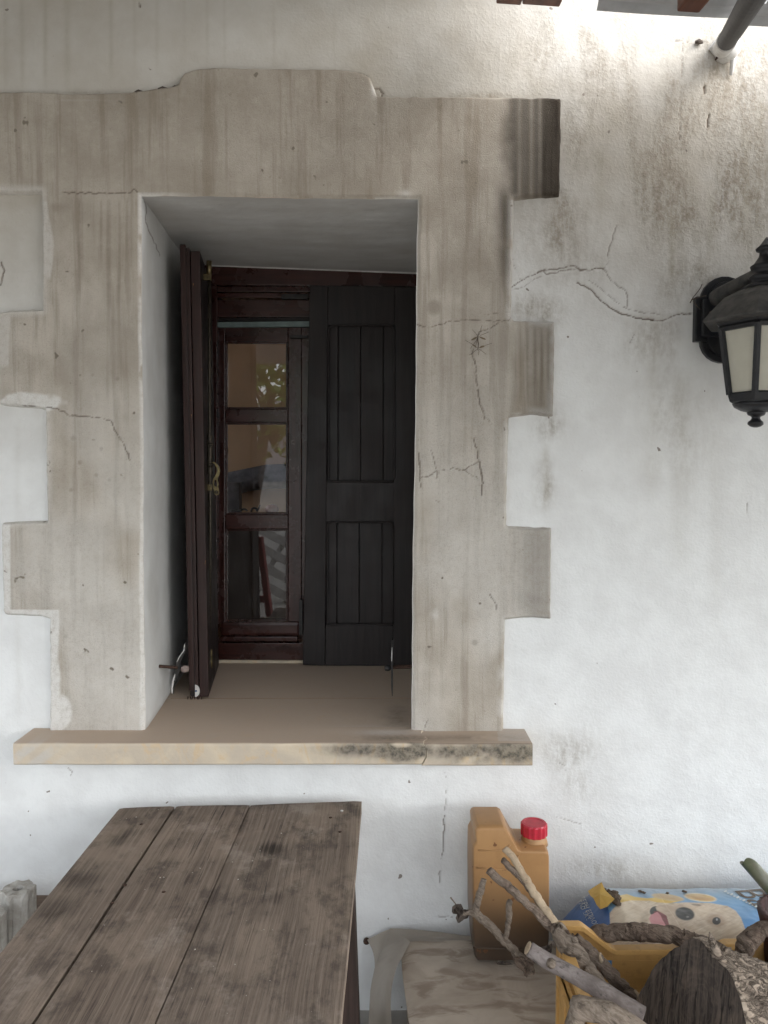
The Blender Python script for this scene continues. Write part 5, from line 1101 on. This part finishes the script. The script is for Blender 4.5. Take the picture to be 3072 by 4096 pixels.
FOf = []
for k in range(len(FO)):
    a, b_ = np.array(FO[k]), np.array(FO[(k + 1) % len(FO)])
    for t in np.arange(0, 1, .2): FOf.append(tuple(a + (b_ - a) * t))
n = len(FOf); rg = np.random.default_rng(4)
jj = 26 * (fbm(np.arange(n) * .6, np.zeros(n), 3, 3, .7) - .5)
ax_ = np.array((.85, .25, -.45)); ax_ /= np.linalg.norm(ax_); lc = at(2770, 4000, -.72)
def onface(x, y):
    d = ray(x, y); return CAM + d * (np.dot(lc - CAM, ax_) / np.dot(d, ax_))
face = [onface(x, y + jj[k]) for k, (x, y) in enumerate(FOf)]
cen = np.mean(face, 0)
V = [p - ax_ * .001 for p in face]; Fc = [tuple(range(n))]
mesh('sawn_face', V, Fc, M['sawcut'], lg)
nl = 70; P = np.zeros((nl, n, 3)); kk = np.arange(n)
for i in range(nl):
    s = i / (nl - 1) * .34
    r = 1 + .10 * (fbm(kk * .33, np.full(n, s * 26), 4, 31) - .5) * min(1, i / 3) + .12 * np.abs(fbm(kk * .8, np.full(n, s * 34), 3, 36) - .5) * min(1, i / 3) + (.015 if i else 0)
    P[i] = cen + (np.array(face) - cen) * r[:, None] + ax_ * s
big_mesh('bark', P.reshape(-1, 3), np.vstack([grid_quads(nl, n), np.stack([np.stack([np.arange(nl - 1) * n + n - 1, np.arange(nl - 1) * n, np.arange(1, nl) * n, np.arange(1, nl) * n + n - 1], 1)], 0).reshape(-1, 4)]), M['bark_tan'], lg, None, False)
tube([at(2880, 3850, -.71), at(2862, 3800, -.715), at(2845, 3755, -.715), at(2838, 3728, -.715)], [.014, .009, .006, .001], 'splinter', M['bark_tan'], lg, 8, .3, 3)
tube([at(2870, 3830, -.70), at(2900, 3800, -.70), at(2935, 3820, -.69)], [.004, .009, .004], 'splinter', M['bark_tan'], lg, 8, .4, 5)
for k in range(120):
    i = rg.integers(3, 66); j = rg.integers(30, 66); p = P[i, j]; nr = (p - cen - ax_ * np.dot(p - cen, ax_)); nr /= np.linalg.norm(nr)
    q = p + nr * .004; a = ax_ * .012 + np.array((0, 0, .004)) * rg.uniform(-1, 1); b_ = np.cross(nr, ax_) * rg.uniform(.003, .006)
    if k == 0: VV, FF = [], []
    b0 = len(VV); VV += [p - a, q - a * .2 + b_, q + a * .9, p + a * .3 - b_, p - nr * .004]; FF += [(b0, b0 + 1, b0 + 2), (b0, b0 + 2, b0 + 3), (b0, b0 + 3, b0 + 4), (b0, b0 + 4, b0 + 1), (b0 + 1, b0 + 4, b0 + 2), (b0 + 2, b0 + 4, b0 + 3)]
o = mesh('bark_scales', VV, FF, M['bark_tan'], lg); o['kind'] = 'stuff'
# a lower log the sawn one rests on, inside the crate
lo2 = twig('firewood_log', 'round log lying in the crate beneath the big sawn log', cat='log', loc=(2800, 4500, -.68))
tube([np.array((.42, -.66, .335)), np.array((.95, -.70, .335))], .06, 'stem', M['bark_brown'], lo2, 18, .1, 5)

# ---- ribbed pot and cut cane
pot = lathe([(.060, -.17), (.078, -.02), (.083, .0), (.083, .012), (.074, .012), (.06, -.10)], at(3196, 3668, -.44), 'ribbed_pot', M['redpot'], None, 56, rib=lambda i, k: 1 if k % 2 else .94)
tag(pot, 'dark red ribbed plastic pot at the edge above the crate', 'pot')
ca, cb = at(2985, 3440, -.30), at(3330, 3838, -.42); cdv = (cb - ca) / np.linalg.norm(cb - ca); ns = 24; V = []
up_ = np.cross(cdv, (0, 1, 0)); up_ /= np.linalg.norm(up_); oth = np.cross(cdv, up_)
g = G('dry_green_cane'); n1_ = g.noise(g.map(g.pos, (1, 1, 1)), 14, 4, .6); M['cane'] = g.done(g.mix(g.mr(n1_, .35, .65), (.075, .095, .045), (.15, .145, .105)), .35, spec=.5)
L_ = np.linalg.norm(cb - ca)
for rr_, k0 in ((.0165, 0), (.0135, 1)):
    for s in (0, .25, 1):
        for k in range(ns):
            a = 2 * math.pi * k / ns; off = .030 * (1 - math.cos(a - 2.6)) / 2 - .016 * math.sin(a - 2.6) ** 2 if s == 0 else 0
            V.append(ca + cdv * (s * L_ * (1 if s else 0) + off) + (up_ * math.cos(a) + oth * math.sin(a)) * rr_)
Fc = []
for b0 in (0, 3 * ns):
    for i in range(2):
        for k in range(ns): Fc.append((b0 + i * ns + k, b0 + i * ns + (k + 1) % ns, b0 + (i + 1) * ns + (k + 1) % ns, b0 + (i + 1) * ns + k))
for k in range(ns): Fc.append((k, (k + 1) % ns, 3 * ns + (k + 1) % ns, 3 * ns + k))
o = mesh('cut_cane', V, Fc, M['cane'], None, True); tag(o, 'hollow green cane with a slanted cut end leaning in from the side', 'cane')

# ==================================================================== CANOPY
def at3(px, py, Y): return at(px, py, Y)
GY = -.135
s0, s1 = at(2385, 40, GY), at(2921, 72, GY)
slope = (s1[2] - s0[2]) / (s1[0] - s0[0])
def sheet(x0, x1, y0, y1, zf, name, label, amp=.02, per=.055, seed=0):
    nyy = int(abs(y1 - y0) / per * 8) + 1; ys = np.linspace(y0, y1, nyy); xq = np.linspace(x0, x1, 24); Xq, Yq = np.meshgrid(xq, ys)
    Z = zf(Xq, Yq) + amp * (1 - np.cos(2 * np.pi * (Yq - y0) / per)) / 2 + .003 * np.sin(Xq * 7 + seed)
    o = big_mesh(name, np.stack([Xq, Yq, Z], -1).reshape(-1, 3), grid_quads(nyy, 24), M['tin']); tag(o, label, 'roof sheet', 'corrugated canopy sheets'); return o
YF = -3.2; DROP = .12
sheet(s0[0], at(2990, 80, GY)[0], GY, YF, lambda X, Y: s0[2] + slope * (X - s0[0]) + (Y - GY) * DROP, 'corrugated_sheet', 'corrugated grey metal sheet left of the iron pipe, over the wall gap')
e1 = at(2975, 93, GY - .02)
sheet(e1[0], 5.0, GY - .02, YF, lambda X, Y: e1[2] - .03 * (X - e1[0]) + (Y - GY) * DROP - .004, 'corrugated_sheet', 'corrugated grey metal sheet right of the iron pipe, hanging slightly lower', seed=3)
cz = at(1500, -60, 0)[2] + .06
sheet(-6, s0[0] - .05, -.02, YF, lambda X, Y: cz + .10 + Y * .15, 'corrugated_sheet', 'large corrugated canopy sheet above the window, just out of the picture', seed=5)
def rafter(pxl, pxr, pyb_, Yend, label):
    a, b_ = at(pxl, pyb_, Yend), at(pxr, pyb_ + .07 * (pxr - pxl), Yend); z = a[2]; dz = np.array((0, 0, (YF - Yend) * DROP)); h = np.array((0, 0, .07))
    A, B = np.array((a[0], YF, z)) + dz, np.array((b_[0], YF, b_[2])) + dz; C, D = np.array((b_[0], Yend, b_[2])), np.array((a[0], Yend, z))
    o = hexa([A, B, C, D, A + h, B + h, C + h, D + h], 'wooden_rafter', M['rafter'], None, .004)
    tag(o, label, 'rafter', 'canopy rafters'); return o
rafter(1984, 2083, 16, -.12, 'red brown rafter end, left one of the touching pair')
rafter(2088, 2238, 19, -.12, 'red brown rafter end, right one of the touching pair')
rafter(2706, 2796, 48, -.60, 'single red brown rafter end below the corrugated sheet')
pp = empty('iron_pipe', tuple(at(2885, 200, 0))); tag(pp, 'dark iron pipe with white painted foot sticking out of the wall', 'pipe')
p0 = at(2888, 196, .0); p1 = at(3030, -40, -.75); pd = (p1 - p0)
tube([p0 + pd * .2, p0 + pd * 4.2], .0225, 'tube', M['pipe'], pp, 20)
tube(resample([p0 + pd * -.02, p0 + pd * .1, p0 + pd * .22], 10), .0245, 'painted_foot', M['white_paint'], pp, 20, .05)
tube(resample([p0 + np.array((.0, .005, -.03)), p0 + np.array((.004, -.02, -.008)), p0 + np.array((.0, -.01, .03))], 9), [.012, .02, .03, .036, .038, .036, .03, .02, .012], 'plaster_collar', M['white_paint'], pp, 14, .25, 3)
tube([p0 + np.array((-.030, -.028, -.012)), p0 + np.array((-.006, -.052, -.004)), p0 + np.array((.028, -.036, .014))], .0028, 'rust_crack', M['rust'], pp, 6, .5)
tube([p0 + np.array((-.022, -.012, -.035)), p0 + np.array((-.014, -.03, -.018))], [.002, .008], 'rust_crack', M['rust'], pp, 6, .5)
tube([p0 + np.array((.022, -.006, -.07)), p0 + np.array((.024, -.012, -.04)), p0 + np.array((.018, -.02, -.018))], [.004, .007, .01], 'plaster_drip', M['white_paint'], pp, 8, .4)

# ==================================================================== CRANE FLIES
def crane_fly(name, body, wings, legs, label):
    Yb = -.0265; e = empty(name, tuple(at(*body[0], Yb))); tag(e, label, 'insect', 'pair of crane flies')
    q = lambda x, y: (1860 + x * .0723, 1300 + y * .0723)
    tube([at(*q(*p), Yb) for p in body], [.0009] + [.0012] * (len(body) - 2) + [.0007], 'body', M['fly'], e, 6)
    for wg in wings: plate([at(*q(*p), Yb - .0012) for p in wg], (0, .0003, 0), 'wing', simple('brown_wing', (.17, .125, .075)), e)
    for l_ in legs: tube([at(*q(*p), Yb + .001) for p in l_], .00045, 'leg', M['fly'], e, 4)
crane_fly('crane_fly', [(725, 500), (715, 640), (700, 780), (720, 920), (750, 1050), (735, 1200)], [[(690, 630), (520, 690), (380, 770), (330, 840), (380, 855), (500, 820), (620, 740)], [(760, 630), (900, 660), (1080, 720), (1165, 800), (1100, 815), (960, 780), (850, 710)]],
          [[(670, 580), (580, 440), (400, 250)], [(740, 520), (790, 350), (850, 380), (770, 540)], [(860, 370), (890, 180), (950, 0)], [(830, 580), (950, 540), (1100, 480), (1320, 380)], [(680, 720), (620, 880), (490, 1040)], [(690, 760), (640, 960), (590, 1140), (580, 1260)]], 'upper crane fly of the mating pair on the beige surround')
crane_fly('crane_fly', [(740, 1180), (720, 1280), (705, 1400)], [[(760, 1290), (830, 1200), (930, 1140), (1060, 1135), (1100, 1160), (1020, 1230), (880, 1270)], [(660, 1260), (560, 1210), (400, 1110), (410, 1050), (500, 1090), (600, 1170)]],
          [[(660, 1350), (400, 1560), (230, 1659)], [(480, 1310), (400, 1540), (360, 1659)], [(770, 1340), (900, 1410), (1170, 1620)], [(740, 1380), (770, 1460), (740, 1659)], [(1100, 1130), (1280, 1080), (1500, 1000)], [(390, 1050), (200, 950), (20, 840)], [(400, 1150), (300, 1300)]], 'lower crane fly of the mating pair, just above the long crack')

# small dirt clods on the ledge over the surround
for i, (x, y, s) in enumerate(((555, 370, .011), (652, 360, .012), (700, 352, .010), (2795, 168, .010))):
    VV, FF = [], []; rgc = np.random.default_rng(20 + i); ico(at(x, y, -.008), np.array((s * 1.3, s * .8, s * .7)), VV, FF, rgc)
    o = mesh('dirt_clod', VV, FF, M['leaf_dry'], None); tag(o, ['dark dirt clod on the ledge left of the raised surround top', 'middle dark dirt clod on the ledge by the surround step', 'dark dirt clod nearest the step of the surround top', 'brown dirt clod on the wall beside the iron pipe'][i], 'dirt clod', 'dirt clods on the wall')

# ==================================================================== ROOM BEHIND THE WINDOW
rm = empty('room', (0, 2, 0)); tag(rm, None, None, None, 'structure')
box(-3.0, 3.0, 3.4, 3.5, -.1, 3.1, 'room_wall', M['room'], rm, 0)
box(1.6, 1.7, .82, 3.4, -.1, 3.1, 'room_wall', M['room'], rm, 0)
box(-3.0, 1.7, .82, 3.4, -.15, -.1, 'room_floor', M['roomfloor'], rm, 0)
box(-3.0, 1.7, .82, 3.4, 3.0, 3.1, 'room_ceiling', M['white_paint'], rm, 0)
for (a, b_, z0, z1) in ((-3.0, -.78, -.1, 3.1), (.15, 1.7, -.1, 3.1), (-.78, .15, -.1, .80), (-.78, .15, 2.32, 3.1)): box(a, b_, .80, .86, z0, z1, 'room_wall', M['room'], rm, 0)
# dark stone arch on the back wall, seen through the middle pane
ac = at(1150, 2300, 3.36); rad = np.linalg.norm(at(1150, 1905, 3.36) - ac); pts = []
for a in np.linspace(0, 180, 25): pts.append(ac + np.array((rad * 1.5 * math.cos(R(a)), 0, rad * math.sin(R(a)))))
tube(pts, .085, 'arch', M['stone'], rm, 10, .12, 3)
box(at(1000, 2300, 2.6)[0] - .9, at(958, 2300, 2.6)[0], 2.6, 2.7, -.1, at(1000, 1930, 2.6)[2], 'room_partition', M['stone'], rm, 0)
box(at(780, 2200, 2.2)[0], at(1300, 2200, 2.2)[0], 2.2, 2.5, -.1, at(1000, 2108, 2.2)[2], 'added_dark_box', M['shut'], rm, .004)  # unseen box added so the view through the lowest pane goes dark
for i, pts in enumerate(([(925, 2044), (940, 2036), (955, 2046), (968, 2038), (980, 2034), (990, 2044)], [(1005, 2048), (1006, 2036), (1016, 2030), (1026, 2036), (1030, 2046)], [(1026, 2046), (1036, 2030), (1040, 2020)])):
    o = tube(resample([at(x, y, .90) for x, y in pts], 12), .004, 'iron_scroll', M['iron'], None, 8)
    tag(o, ['long wavy iron scroll standing behind the middle pane', 'small arched iron scroll behind the middle pane', 'short pointed iron scroll behind the middle pane'][i], 'iron scroll', 'iron scrolls on the inner ledge')
o = lathe([(.002, -.02), (.016, -.016), (.026, -.004), (.027, .006), (.018, .018), (.004, .023)], at(1088, 2040, .90), 'woven_ball', M['redwood'], None, 16); tag(o, 'brown round ball behind the middle window pane', 'ball')
lg_ = at(1095, 2040, .90)[2] - .02
box(-.78, .15, .862, .99, lg_ - .03, lg_ - .002, 'inner_ledge', M['frameh'], rm, .002)

# ==================================================================== TERRACE AND YARD (behind the camera, seen in the panes)
o = mesh('ground', [(-400, -400, -.02), (400, -400, -.02), (400, .6, -.02), (-400, .6, -.02)], [(0, 1, 2, 3)], M['dirt']); tag(o, kind='structure')
o = box(-6, 6, -3.2, 0.02, -.10, 0, 'terrace', M['floor'], None, .01); tag(o, kind='structure')
GYL = .73
def mir(px, py, dist):   # a point in the yard whose reflection shows at that photo position
    d = ray(px, py); v = CAM + d * (dist / d[1]); v[1] = 2 * GYL - v[1]; return v
V = []; Fc = []; nh = 60
for i in range(nh):
    a = math.pi + math.pi * i / (nh - 1); x, y = 150 * math.cos(a), 150 * math.sin(a) * .8 - 20; h = 14 + 9 * vn(i * .3, 0, 5) + 4 * vn(i * 1.1, 3, 5); V += [(x, y, -2), (x * 1.15, y * 1.15, h * .7), (x * 1.35, y * 1.35, h)]
for i in range(nh - 1):
    for k in range(2): Fc.append((3 * i + k, 3 * i + 3 + k, 3 * i + 4 + k, 3 * i + 1 + k))
o = mesh('hills', V, Fc, M['hill'], None, True); tag(o, kind='structure')
# leaning pallet
pt = empty('wooden_pallet', tuple(mir(1085, 2380, 9.0))); tag(pt, 'pale wooden pallet leaning in the yard, mirrored in the lowest pane', 'pallet')
pc_ = mir(1085, 2250, 9.0); tl = R(28)
def prot(u, v, wq): return pc_ + np.array((u * math.cos(tl) + v * math.sin(tl), wq - v * .25, -u * math.sin(tl) + v * math.cos(tl)))
for k in range(6):
    v0 = -.5 + k * .18; hexa([prot(-.42, v0, 0), prot(.42, v0, 0), prot(.42, v0, .02), prot(-.42, v0, .02), prot(-.42, v0 + .1, 0), prot(.42, v0 + .1, 0), prot(.42, v0 + .1, .02), prot(-.42, v0 + .1, .02)], 'slat', M['pallet'], pt)
for u in (-.40, -.02, .34): hexa([prot(u, -.55, -.1), prot(u + .06, -.55, -.1), prot(u + .06, -.55, -.004), prot(u, -.55, -.004), prot(u, .52, -.1), prot(u + .06, .52, -.1), prot(u + .06, .52, -.004), prot(u, .52, -.004)], 'stringer', M['pallet'], pt)
# red trestle
tp = empty('red_trestle', tuple(mir(1060, 2470, 7.0))); tag(tp, 'dark red trestle in the yard, mirrored in the lowest pane', 'trestle')
for (xa, ya, xb_, yb) in ((1035, 2150, 1075, 2470), (1030, 2150, 1000, 2470), (1005, 2400, 1066, 2400)):
    tube([mir(xa, ya, 7.0), mir(xb_, yb, 7.0)], .035, 'bar', M['redwood'], tp, 6, smooth=False)
# tree whose leaves show in the top pane
def tree(base, h, crown_c, rad, nleaf, label, seed):
    e = empty('yard_tree', tuple(base)); tag(e, label, 'tree', 'trees in the yard'); rg = np.random.default_rng(seed); cc_ = np.array(crown_c)
    tube(resample([base, base + np.array((.15, .1, h * .4)), cc_], 12), np.linspace(.16, .05, 12), 'trunk', M['trunk'], e, 10, .12, seed)
    VV, FF = [], []
    for k in range(26):
        d = rg.normal(size=3); d /= np.linalg.norm(d); cl = cc_ + d * rad * rg.uniform(.3, 1.0) * np.array((1, 1, .6))
        P_ = resample([cc_ + (0, 0, -rad * .5), (cc_ + cl) / 2 + (0, 0, .1), cl], 6)
        if k < 10: tube(P_, np.linspace(.045, .01, 6), 'limb', M['trunk'], e, 6)
        for j in range(nleaf // 26):
            p = cl + rg.normal(size=3) * rad * .24; a = rg.normal(size=3); a /= np.linalg.norm(a); b_ = np.cross(a, rg.normal(size=3)); b_ /= np.linalg.norm(b_); s = rg.uniform(.05, .10); b0 = len(VV)
            VV += [p - a * s, p + b_ * s * .6, p + a * s, p - b_ * s * .6]; FF.append((b0, b0 + 1, b0 + 2, b0 + 3))
    mesh('crown', VV, FF, M['leaf'], e)
c_ = mir(1090, 1585, 11.0); tree(np.array((c_[0] - .5, c_[1], -.02)), 2.2, c_ + (0, 0, .1), 1.5, 1500, 'leafy vine tree mirrored in the top window pane', 3)
tree(np.array((5.5, -11, -.02)), 3, (5.5, -11, 3.4), 2.0, 2600, 'leafy yard tree standing apart on the far side, out of the picture', 5)
